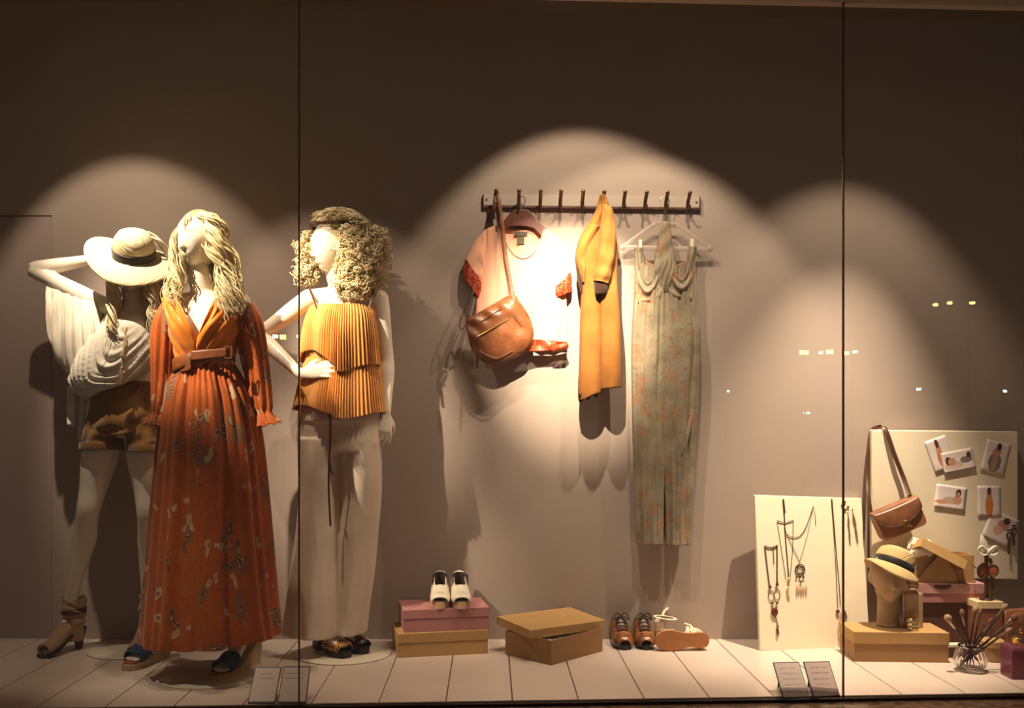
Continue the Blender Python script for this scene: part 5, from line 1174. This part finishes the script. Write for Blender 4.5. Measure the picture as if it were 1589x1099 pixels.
for px, py, L in ((1566, 822, 38), (1573.5, 815, 32)):
    def q4(x, y, d=.016): return at(px+x, py+y, YP-d)
    m = MB(); m.tube([q4(0, 4+6*0), q4(0, 6)], .0015, 5); m.tube([q4(3.2*math.sin(a), 10-5.5*math.cos(a)) for a in [i/18*2*math.pi for i in range(19)]], .004, 6); m.box(q4(0, 1), (.018, .006, .007)); m.build('hoop', M['strap_dark'], er)
    m = MB(); m.tube([q4(0, 15), q4(-.5, L*.7), q4(-.5, L)], [.004, .0055, .005], 8); m.build('tassel', M['strap_dark'], er)
    m = MB(); m.ell(q4(1.5, 10, .014), .004, 8, 6); m.ell(q4(-2, 3, .012), .003, 8, 6); m.build('bead', M['bone'], er)
# --- brown flap satchel hanging over the corner of the photo board
YS = 4.425
q = N('satchel_leather'); v = q.coords(); q.set(col=q.ramp(q.noise(v, 12, 3), [(.3, srgb(118, 74, 50)), (.7, srgb(156, 104, 74))]), rough=.4, spec=.5); q.bump(q.noise(v, 120, 3), .12, .001); M['satchel'] = q.m
sa = thing('satchel_bag', 'small brown leather flap satchel hanging from a corner of the photo board', 'bag', at(1393, 806, YS))
R = Matrix.Rotation(math.radians(-24), 3, 'Y') if False else Matrix.Rotation(math.radians(-23), 3, 'Y'); k = YS/FPX; cs = at(1394, 805, YS)
def SB(x, z, y=0): return cs+R @ Vector((x, y, z))
def rrect(w_, h, r, n=6):
    pts = []
    for cx_, cz_, a0 in ((w_-r, h-r, 0), (-w_+r, h-r, 90), (-w_+r, -h+r, 180), (w_-r, -h+r, 270)):
        for i in range(n+1): a = math.radians(a0+90*i/n); pts.append((cx_+r*math.cos(a), cz_+r*math.sin(a)))
    return pts
m = MB(); o_ = rrect(.108, .068, .022); m.loft([[SB(x*k_, z*k_, y) for x, z in o_] for y, k_ in ((.034, .96), (.028, 1), (-.022, 1), (-.028, .97))]); sb = m.build('satchel_body', M['satchel'], sa, ang=50)
m = MB()
def flap(u, v):
    a = (u-.5)*2; bot = .014-.046*(1-abs(a)**2.2)**.8; z = lerp(.071, bot+.010, v); return SB(a*.110, z, -.034-.004*math.sin(math.pi*v)+.05*smooth(.14, 0, v))
m.grid(flap, 40, 20); fp = m.build('flap', M['satchel'], sa, solid=.004, ang=0)
m = MB(); m.tube([flap(i/40, 1)+Vector((0, -.002, 0)) for i in range(41)], .0028, 6); m.build('flap_edge', M['strap_dark'], fp)
m = MB(); p_ = SB(.010, -.026, -.045); m.lathe([(.015, -.004), (.017, 0), (.015, .004), (.008, .006), (.001, .006)], p_, 24, rotx(math.pi/2)); m.tube([SB(.010, -.026, -.052), SB(.026, -.044, -.052)], .0045, 8); m.build('clasp', M['gold'], fp)
for s, pts in ((1, [(.075, .070, .0, 0), (0, 0, 0, 0)]),):
    pass
tpL, tpR = at(1364, 663.5, YP+.012), at(1372, 664, YP+.010)
m = MB(); pa = [SB(.088, .070, .0), at(1402, 742, YS+.045), at(1388, 706, YP-.022), at(1377, 674, YP-.012), at(1371, 663, YP+.006), at(1366, 664, YP+.026)]
m.tube([q_[:3] for q_ in spline([tuple(x) for x in pa], 40)], .011, 8, .2, (0, -1, 0)); m.build('strap', M['strap_dark'], sa)
m = MB(); pa = [SB(-.104, .060, .01), at(1348, 772, YS+.03), at(1347, 740, YP+.0), at(1347.5, 700, YP+.022), at(1352, 670, YP+.038), at(1362, 663, YP+.030), at(1368, 662.5, YP+.018)]
m.tube([q_[:3] for q_ in spline([tuple(x) for x in pa], 40)], .009, 8, .2, (0, -1, 0)); m.build('strap', M['strap_dark'], sa)
for p_ in (SB(.088, .074, 0), SB(-.106, .062, .01)):
    m = MB(); m.tube([p_+Vector((.008*math.cos(a), 0, .008*math.sin(a))) for a in [i/14*2*math.pi for i in range(15)]], .002, 6); m.build('ring', M['gold'], sa)
# --- flat kraft box with the hat stand
o = fl(1326, 1027); e = fl(1472, 1029); an = -.02; wd = (e-o).length
FB, Fm = giftbox('flat kraft box on floor under the straw-hatted display head and perfume bottle', (o.x, o.y, 0), math.atan2(e.y-o.y, e.x-o.x), wd, .20, .128, .050, M['kraft_dark'], M['kraft'])
TB = .1285
hd = thing('display_head', 'beige dummy head on a long neck wearing a straw hat, on a flat kraft box', 'display head', Vector((at(1378, 985, o.y+.12).x, o.y+.12, TB)))
M['linen'] = cloth('beige_linen', srgb(176, 146, 108), weave=500); hx, hy = hd.location.x, hd.location.y
m = MB(); m.lathe([(.050, 0), (.052, .006), (.047, .012), (.045, .06), (.044, .12), (.046, .135), (.055, .150)], (hx, hy, TB), 40, None, True, True); add_head(m, (hx-.003, hy-.012, TB+.226), -.12, 0, 1.02); m.build('head_form', M['linen'], hd, remesh=.005, relax=4)
hc = Vector((hx+.012, hy-.010, TB+.252)); RH = (rotz(-.12) @ roty(.42) @ rotx(-.22)).to_3x3()
q = N('tan_straw'); v = q.coords(); wv = q.n('ShaderNodeTexWave', wave_type='RINGS', rings_direction='Z'); q.link(v, wv.inputs[0]); wv.inputs['Scale'].default_value = 60; wv.inputs['Distortion'].default_value = 1.2
q.set(col=q.ramp(wv.outputs['Fac'], [(0, srgb(176, 146, 96)), (1, srgb(208, 180, 128))]), rough=.85); q.bump(wv.outputs['Fac'], .3, .002); M['straw_tan'] = q.m
sh_ = thing('straw_hat', 'small natural straw hat with black band worn by the beige display head', 'hat', hc)
m = MB(); m.grid(lambda u, v: hc+RH @ Vector((lerp(.080, .116, v)*math.cos(2*math.pi*u), lerp(.096, .134, v)*math.sin(2*math.pi*u), .004-.030*v*v*(.8-.5*math.sin(2*math.pi*u))+.012*math.cos(4*math.pi*u)*v)), 80, 10); m.build('brim', M['straw_tan'], sh_, solid=.004, ang=0)
m = MB(); rings = []
for r, z in ((1.0, -.002), (.99, .03), (.96, .055), (.86, .078), (.62, .092), (.35, .092), (.02, .088)): rings.append([hc+RH @ Vector((.084*r*math.cos(a), .100*r*math.sin(a), z)) for a in [i/48*2*math.pi for i in range(48)]])
m.loft(rings, True, False, True); m.build('crown', M['straw_tan'], sh_)
m = MB(); m.loft([[hc+RH @ Vector((.0855*r*math.cos(a), .1018*r*math.sin(a), z)) for a in [i/48*2*math.pi for i in range(48)]] for r, z in ((1, .004), (1.01, .006), (.99, .032), (.98, .034))], True, False, False); m.build('band', M['band'], sh_, solid=.002)
# perfume bottle with gold cap rings
q = N('clear_glass'); q.set(col=(.98, .98, .96, 1), rough=.02, trans=1.0, ior=1.45); M['glass'] = q.m
q = N('bottle_glass'); q.set(col=srgb(214, 184, 150), rough=.08, trans=.35, ior=1.4, spec=.6); M['bglass'] = q.m
YPB = o.y+.035
def bottle_pos(px): return Vector((at(px, 985, YPB).x, YPB, TB))
c = bottle_pos(1416)
gs = tag(MB().lathe([(.019, .0), (.024, .002), (.0245, .008), (.021, .013), (.0255, .018), (.0255, .026), (.021, .032), (.0245, .037), (.024, .046), (.019, .052), (.014, .053), (.001, .053)], c, 32).build('ring_stack', M['champagne'], None, c), 'gold ribbed ring jar on the flat kraft box in front of glass bottle', 'jar')
c2 = bottle_pos(1425)+Vector((0, .054, 0))
pf = thing('perfume_bottle', 'square glass perfume bottle with ribbed gold stopper, beside the beige display head', 'bottle', c2)
m = MB(); m.loft([[c2+Vector((x*k_, y*k_, z)) for x, y in ((-.036, -.020), (.036, -.020), (.036, .020), (-.036, .020))] for z, k_ in ((0, .95), (.004, 1), (.145, 1), (.152, .9), (.156, .4), (.168, .36))]); m.build('glass_body', M['bglass'], pf, bevel=.003, sm=False)
m = MB(); m.lathe([(.014, .164), (.022, .168), (.024, .174), (.020, .179), (.025, .184), (.025, .192), (.020, .197), (.0245, .202), (.024, .210), (.016, .216), (.001, .217)], c2, 28); m.build('stopper', M['champagne'], pf)
# stack behind: chocolate box, pink box, open kraft box with tissue and tilted lid
yb = o.y+.207; xl, xr = at(1424, 950, yb).x, at(1527, 950, yb).x
giftbox('dark brown box on floor behind the brush jar, under the pink box', (xl, yb, 0), 0, xr-xl+.01, .135, .215, .05, M['choc'])
zb = .2155; hP = CAMZ-(905-CY)*yb/FPX-zb
pk, _ = giftbox('dusty pink box with notched lid, between dark brown box and open kraft box', (xl-.008, yb-.012, zb), 0, xr-xl+.004, .145, hP, hP*.52, M['rose'], M['rose_in'])
zk = zb+hP+.0005; yk = yb+.006
m = MB(); p_ = Vector((at(1463, 905, yb-.018).x, yb-.0155, zb+hP-.006)); m.prism([(.040*math.cos(a), .020*math.sin(a)) for a in [math.pi+i/12*math.pi for i in range(13)]], 0, .002, Matrix.Translation(p_) @ rotx(math.pi/2)); m.build('thumb_notch', M['choc'], pk, sm=False)
x0 = at(1421, 905, yk).x; x1 = at(1512, 905, yk).x; hK = .125
Fk = frame((x0, yk, zk), 0.0); ko = thing('gift_box', 'open kraft box spilling white tissue, its lid propped askew, on the pink box', 'box', Fk @ Vector(((x1-x0)/2, .055, 0)))
wk = x1-x0; m = MB(); hollow(m, Fk, wk, .115, 0, hK); m.build('box_base', M['kraft'], ko, bevel=.001, sm=False)
m = MB(); m.loft([[Fk @ Vector(p_) for p_ in q_] for q_ in (((-.008, -.010, .0), (wk*.72, -.012, .0), (wk*.72, -.009, 0), (-.008, -.007, 0)), ((wk*.40, -.020, .142), (wk*.44, -.020, .142), (wk*.44, -.017, .142), (wk*.40, -.017, .142)))]); m.build('box_flap', M['kraft'], ko, sm=False)
m = MB(); m.ell(Fk @ Vector((.030, .04, .135)), (.058, .045, .060), 40, 28)
for i, v_ in enumerate(m.v): m.v[i] = v_+Vector((nz(v_.x*34, v_.y*34, v_.z*34), nz(v_.x*30+5, v_.y*30, v_.z*30), nz(v_.x*36, v_.y*36+9, v_.z*36)))*.026
m.build('tissue_paper', M['tissue'], ko, ang=18)
LF = Matrix.Translation(Fk @ Vector((wk*.08, -.030, .206))) @ roty(math.radians(29)) @ rotx(math.radians(-18)) @ rotz(-.05)
m = MB(); lid_mesh(m, LF, .215, .12, -.045, 0, .003); m.build('lid', M['kraft'], ko, bevel=.0015, sm=False)
# cream box with sunglasses tower
yc = o.y+.108; xa, xb = at(1517, 950, yc).x, at(1556, 950, yc).x; hC = CAMZ-(934-CY)*yc/FPX
cb, _ = giftbox('narrow tan box with cream lid, under the jewellery stand beside the pink box', (xa, yc, 0), .0, xb-xa, .09, hC, .030, M['satchel'], plain('cream_lid', srgb(236, 214, 166), .5))
js = thing('jewellery_stand', 'small dark jewellery stand carrying a cream bow, on the narrow tan box', 'jewellery stand', Vector(((xa+xb)/2, yc+.045, hC)))
jx, jy = js.location.x+.006, js.location.y; P_ = lambda x, y, z: Vector((jx+x, jy+y, hC+z))
m = MB(); m.lathe([(.028, 0), (.030, .004), (.026, .010), (.010, .014), (.008, .03), (.008, .185), (.011, .20), (.001, .204)], P_(0, 0, 0), 24); m.build('stem', M['strap_dark'], js)
m = MB(); m.tube([q_[:3] for q_ in spline([tuple(P_(*x)) for x in ((.004, -.012, .19), (.012, -.020, .14), (.006, -.022, .08), (.010, -.024, .02))], 20)], .006, 8, .5); m.tube([q_[:3] for q_ in spline([tuple(P_(*x)) for x in ((.014, -.012, .185), (.020, -.020, .12), (.018, -.022, .05))], 20)], .005, 8, .5); m.build('hanging_chain', M['brass'], js)
m = MB()
for s in (-1, 1): m.tube([q_[:3] for q_ in spline([tuple(P_(*x)) for x in ((0, -.01, .215), (s*.030, -.016, .240), (s*.040, -.012, .222), (s*.022, -.016, .205), (0, -.01, .213))], 24)], .011, 8, .4)
m.ell(P_(0, -.012, .213), (.014, .012, .014)); m.tube([P_(-.002, -.01, .212), P_(-.02, -.014, .255), P_(-.025, -.006, .290)], [.006, .016, .004], 8, .3); m.build('bow', M['tissue'], js)
M['amberlens'] = plain('amber_lens', srgb(170, 92, 50), .08, var=.05, spec=.8)
sg = thing('sunglasses', 'sunglasses with amber lenses and dark frame hanging on the jewellery stand', 'sunglasses', P_(-.012, -.03, .13))
for px_o, kk in ((-.034, 1), (.012, .8)):
    Rg = rotz(.25 if kk == 1 else -.5) @ roty(.12)
    m = MB(); m.lathe([(.001, .001), (.022*kk, .0), (.026*kk, -.001), (.022*kk, -.003), (.001, -.002)], P_(px_o, -.034, .135), 28, Rg @ rotx(math.pi/2) @ Matrix.Diagonal((1, 1.25, 1, 1))); m.build('lens', M['amberlens'], sg)
    m = MB(); m.tube([P_(px_o, -.034, .135)+Rg.to_3x3() @ Vector((.026*kk*math.cos(a), 0, .0325*kk*math.sin(a))) for a in [i/30*2*math.pi for i in range(31)]], .0032, 8); m.build('rim', M['strap_dark'], sg)
m = MB(); m.tube([P_(-.012, -.036, .150), P_(-.002, -.034, .148)], .0028, 6); m.tube([P_(-.058, -.028, .145), P_(-.050, .02, .150)], .003, 6); m.build('temple', M['strap_dark'], sg)
# --- glass bowl with make-up brushes
g = fl(1517, 1047); gc = Vector((g.x, g.y+.060, 0))
bo = thing('glass_vase', 'round ribbed glass bowl on the floor holding make-up brushes', 'vase', gc)
m = MB(); prof = [(.001, .004), (.030, .004), (.032, .0), (.044, .006), (.060, .026), (.065, .050), (.058, .078), (.045, .096), (.047, .106), (.043, .106), (.041, .096), (.054, .077), (.061, .050), (.056, .028), (.040, .011), (.001, .009)]
rings = [[gc+Vector((r*(1+.022*math.cos(18*a)*(1 if r > .035 else 0))*math.cos(a), r*(1+.022*math.cos(18*a)*(1 if r > .035 else 0))*math.sin(a), z)) for a in [i/108*2*math.pi for i in range(108)]] for r, z in prof]
m.loft(rings); m.build('glass_bowl', M['glass'], bo, ang=0)
M['bristle'] = plain('brown_bristles', srgb(130, 92, 66), .9, var=.3, scale=200); M['bristle_pale'] = plain('taupe_bristles', srgb(176, 140, 112), .9, var=.2, scale=200); M['ferrule'] = plain('silver_ferrule', srgb(180, 164, 146), .25, .95); M['handle'] = plain('dark_handle', srgb(58, 34, 26), .3)
tips = [(1468, 955, -.02, .018, 'bristle_pale', 'make-up brush with broad pale head leaning far left out of the glass bowl'), (1466+26, 946, .02, .012, 'bristle', 'slim make-up brush leaning left behind the broad pale one in the glass bowl'),
        (1514, 941, .03, .013, 'bristle_pale', 'pale make-up brush standing nearly upright in the glass bowl'), (1522, 945, .0, .010, 'bristle', 'dark make-up brush just right of the upright pale one in the glass bowl'),
        (1562, 938, .02, .014, 'bristle_pale', 'long pale make-up brush leaning right towards the tan box in the glass bowl'), (1578, 955, .01, .017, 'bristle', 'thick brown make-up brush leaning furthest right out of the glass bowl'),
        (1570, 975, -.03, .010, 'bristle_pale', 'short brush leaning right beneath the thick brown one in the glass bowl'), (1540, 960, -.04, .009, 'bristle', 'thin dark brush leaning slightly right at the front of the glass bowl')]
for i, (px, py, dy, r, mt, lab) in enumerate(tips):
    tp = at(px, py, gc.y+dy); hz = Vector((gc.x, gc.y, .100)); off = Vector((max(-.024, min(.020, (tp.x-gc.x)*.14)), ((i*3) % 8-3.5)*.0050, 0)); t0 = hz+off; d = (tp-t0).normalized(); s_ = t0-d*(.088/max(.35, d.z))
    rad = math.hypot(s_.x-gc.x, s_.y-gc.y)
    if rad > .044: s_ = Vector((gc.x+(s_.x-gc.x)*.044/rad, gc.y+(s_.y-gc.y)*.044/rad, s_.z))
    s_.z = .017; d = (tp-s_).normalized(); L = (tp-s_).length
    b_ = thing('makeup_brush', lab, 'brush', s_, 'make-up brushes in the glass bowl')
    m = MB(); m.tube([s_+d*x for x in (0, .01, L*.45, L-.065)], [.0015, .0028, .0045, .0040], 10); m.build('handle', M['handle'], b_)
    m = MB(); m.tube([s_+d*x for x in (L-.068, L-.05, L-.030)], [.0042, r*.45, r*.55], 12); m.build('ferrule', M['ferrule'], b_)
    m = MB(); m.tube([s_+d*x for x in (L-.032, L-.018, L-.008, L-.001, L+.003)], [r*.52, r*.82, r*.78, r*.5, r*.05], 14); m.build('bristles', M[mt], b_, ang=0)
# --- things at the far right edge
c = fl(1549, 1030); m = MB(); cy_ = Vector((c.x, c.y+.06, 0))
jar = thing('round_tin', 'low round kraft tin with flat lid on the floor behind the glass bowl', 'tin', cy_)
m.lathe([(.048, 0), (.050, .002), (.050, .070), (.047, .072), (.001, .072)], cy_, 36); m.build('tin_body', M['kraft_dark'], jar); m = MB(); m.lathe([(.051, .062), (.053, .062), (.053, .086), (.050, .089), (.001, .0895)], cy_, 36); m.build('lid', M['kraft'], jar)
q = N('mauve_glass'); q.set(col=srgb(150, 84, 104), rough=.12, trans=.35, ior=1.4); M['mauve'] = q.m
c = fl(1590, 1055); mj = thing('jar', 'square mauve jar on floor at the right edge of the display, gold lid', 'jar', Vector((c.x+.005, c.y+.045, 0))); mm = mj.location.copy()
m = MB(); m.loft([[mm+Vector((x*k_, y*k_, z)) for x, y in ((-.056, -.045), (.056, -.045), (.056, .045), (-.056, .045))] for z, k_ in ((0, .96), (.005, 1), (.115, 1), (.128, .9), (.132, .7))]); m.build('jar_body', M['mauve'], mj, bevel=.004, sm=False)
m = MB(); m.lathe([(.034, .130), (.036, .133), (.036, .158), (.033, .162), (.001, .162)], mm, 30); m.build('lid', M['gold'], mj)
yq = o.y+.11; pu = thing('purse', 'small brown leather purse standing at the right edge behind mauve jar', 'purse', Vector((at(1581, 1000, yq).x, yq, 0)))
m = MB(); pillow(m, [(1560, 1020), (1558, 985), (1561, 950), (1580, 945), (1608, 947), (1612, 985), (1608, 1018), (1585, 1021)], yq, .045, 60, 10, .6, lambda p, r, s: .004*nz(p.x*25, p.z*25, s)); pb_ = m.build('purse_body', M['satchel'], pu, ang=0)
m = MB(); m.grid(lambda u, v: at(lerp(1559, 1610, u), lerp(947, 972+9*math.sin(math.pi*u), v), yq-.040-.006*math.sin(math.pi*v)+.02*(1-v)), 20, 8); m.build('purse_flap', M['tan'], pb_, solid=.004, ang=0)
m = MB(); m.ell(at(1585, 980, yq-.050), (.010, .004, .010)); m.build('clasp', M['gold'], pb_)
M['card_white'] = plain('white_card', srgb(240, 228, 206), .6); c = fl(1492, 1023)
wc = thing('bracelet_box', 'little kraft tray with white card, on the floor left of the glass bowl', 'tray', Vector((c.x-.01, c.y+.05, 0))); ww = wc.location
m = MB(); hollow(m, frame((ww.x-.05, ww.y-.03, 0), 0), .10, .05, 0, .045); m.build('tray', M['choc'], wc, sm=False); m = MB(); m.box(ww+Vector((0, -.005, .050)), (.094, .044, .012)); m.build('card', M['card_white'], wc, sm=False)
m = MB(); m.tube([ww+Vector((-.002+.018*math.cos(a), -.038, .020+.018*math.sin(a))) for a in [i/24*2*math.pi for i in range(25)]], .004, 8); o_ = m.build('ring_pull', M['darkmetal'], wc)
# ================================================================ price cards at the glass
def sign_mat(name, base, ink, rows):
    """paper with lines of small blurred print"""
    q = N(name); c = q.n('ShaderNodeTexCoord'); sp = q.n('ShaderNodeSeparateXYZ'); q.link(c.outputs['UV'], sp.inputs[0]); U, V = sp.outputs[0], sp.outputs[1]
    col = base
    for r, (v0, u0, u1, sd) in enumerate(rows):
        inrow = q.math('MULTIPLY', q.math('LESS_THAN', q.math('ABSOLUTE', q.math('SUBTRACT', V, v0)), .019), q.math('MULTIPLY', q.math('GREATER_THAN', U, u0), q.math('LESS_THAN', U, u1)))
        mp = q.n('ShaderNodeMapping'); mp.inputs['Scale'].default_value = (26, 22, 1); mp.inputs['Location'].default_value = (sd*3.7, r*2.3, 0); q.link(c.outputs['UV'], mp.inputs[0])
        g = q.math('GREATER_THAN', q.noise(mp.outputs[0], 1.0, 1), .46); col = q.mix(q.math('MULTIPLY', inrow, q.math('MULTIPLY', g, .7)), col, ink)
    q.set(col=col, rough=.5); return q.m
def card(label, quad, mat, edge, group):
    bl, br, tr_, tl = quad      # bottom pixels on the floor line, top pixels
    Yb = GA.y; p0 = fl(*bl); p1 = fl(*br)
    Yt = Yb
    k = (tl[0]-CX)/(bl[0]-CX) if abs(bl[0]-CX) > 1 else 1   # how far the top edge sits back: it narrows towards the vanishing point
    y2 = p0.y/k; p3, p2 = at(*tl, y2), at(*tr_, y2+(p1.y-p0.y))
    p0.z = p1.z = .004
    s = thing('price_card', label, 'sign', (p0+p1)/2-Vector((0, 0, .004)), group)
    nr = (p1-p0).cross(p3-p0).normalized()
    if nr.y > 0: nr = -nr
    m = MB(); m.loft([[p-nr*t for p in (p0, p1, p2, p3)] for t in (0, .004)]); m.build('card_back', edge, s, sm=False, bevel=.001)
    m = MB(); ins = .035; c_ = (p0+p1+p2+p3)/4
    m.grid(lambda u, v: (c_+(p0.lerp(p1, u).lerp(p3.lerp(p2, u), v)-c_)*(1-2*ins))+nr*.0012, 4, 4); m.build('printed_face', mat, s, sm=False)
    m = MB(); b_ = (p3+p2)/2-nr*.006; foot = Vector((b_.x, b_.y+.035, .0)); m.loft([[p+Vector((x, 0, 0)) for x, p in ((-.02, a_), (.02, a_), (.02, a_+Vector((0, .003, 0))), (-.02, a_+Vector((0, .003, 0))))] for a_ in (b_, foot)]); m.build('rear_strut', edge, s, sm=False)
pale = srgb(214, 196, 184); grey = srgb(196, 170, 160); ink = srgb(90, 74, 70); ink2 = srgb(104, 84, 80)
e1, e2 = plain('brown_card_edge', srgb(70, 50, 40), .5), plain('black_card_edge', srgb(26, 20, 20), .5)
card('pale price card standing at the glass left of seam, two lines of print', ((384, 1093), (427, 1093), (437, 1035), (396, 1035)), sign_mat('pale_card_print', pale, ink, [(.82, .24, .72, 1), (.68, .22, .86, 2)]), e1, 'pale price cards')
card('pale price card crossed by the left glass seam, two lines of print', ((430, 1093), (475, 1093), (482, 1034), (440, 1034)), sign_mat('pale_card_print', pale, ink, [(.82, .10, .82, 3), (.68, .08, .84, 4)]), e1, 'pale price cards')
card('grey price card at the glass near jewellery board, five lines of print', ((1215, 1086), (1257, 1085), (1240, 1027), (1199, 1028)), sign_mat('grey_card_print', grey, ink2, [(.84, .18, .78, 5), (.68, .18, .88, 6), (.52, .18, .90, 7), (.35, .18, .88, 8), (.18, .14, .74, 9)]), e2, 'grey price cards')
card('grey price card next to the right glass seam, four lines of print', ((1262, 1085), (1304, 1083), (1287, 1026), (1246, 1027)), sign_mat('grey_card_print', grey, ink2, [(.84, .18, .88, 10), (.68, .18, .86, 11), (.50, .18, .86, 12), (.34, .20, .78, 13)]), e2, 'grey price cards')
# ================================================================ street lamps behind the viewer, seen only as glints in the glass
def lampm(name, col, s):
    q = N(name); q.b.inputs['Base Color'].default_value = (0, 0, 0, 1); q.b.inputs['Emission Color'].default_value = col; q.b.inputs['Emission Strength'].default_value = s; return q.m
my, mw = lampm('sodium_lamp', (1, .72, .22, 1), 26), lampm('white_lamp', (1, .9, .8, 1), 20)
EYE = Vector((0, 0, CAMZ)); GNn = Vector((GN.x, GN.y, 0))
def glint(px, py, D):
    r = Vector(((px-CX)/FPX, 1, -(py-CY)/FPX)).normalized(); g0 = GA-GN*.016; t = (g0-EYE).dot(GNn)/r.dot(GNn); h = EYE+r*t
    r2 = r-2*r.dot(GNn)*GNn; return h+r2*(D/abs(r2.y))
for px, py, wp, hp, mt in ((427, 522, 7, 5, mw), (439, 523, 8, 6, my), (463, 522, 5, 4, mw), (1248, 547, 12, 6, my), (1274, 547, 5, 4, mw), (1288, 546, 9, 6, my), (1314, 548, 6, 5, my), (1327, 546, 6, 4, mw),
                           (1452, 473, 6, 4, my), (1474, 470, 6, 4, my), (1509, 470, 7, 4, my), (1426, 604, 6, 4, mw), (1560, 607, 4, 4, mw), (1245, 641, 4, 3, mw), (1254, 641, 4, 3, mw), (1130, 607, 3, 3, mw)):
    D = 13.0+.9*((px*7) % 5)+(4 if py > 600 else 0); c = glint(px, py, D); k = (D+7)/FPX*1.0; wd, ht = wp*k, hp*k
    s = thing('street_lamp', 'street lamp outside in the dark, showing as a glint on the shop glass', 'lamp', (c.x, c.y, -.5), 'street lamps mirrored in the glass')
    m = MB(); m.box(c, (wd, .06, ht)); m.build('lamp_glass', mt, s, sm=False, bevel=.01)
    m = MB(); m.box(c+Vector((0, -.06, ht*.5+.02)), (wd*1.2, .22, .05)); m.tube([Vector((c.x, c.y-.12, -.5)), Vector((c.x, c.y-.12, c.z+ht*.5))], .04, 10); m.build('lamp_post', M['black_metal'], s, sm=False)
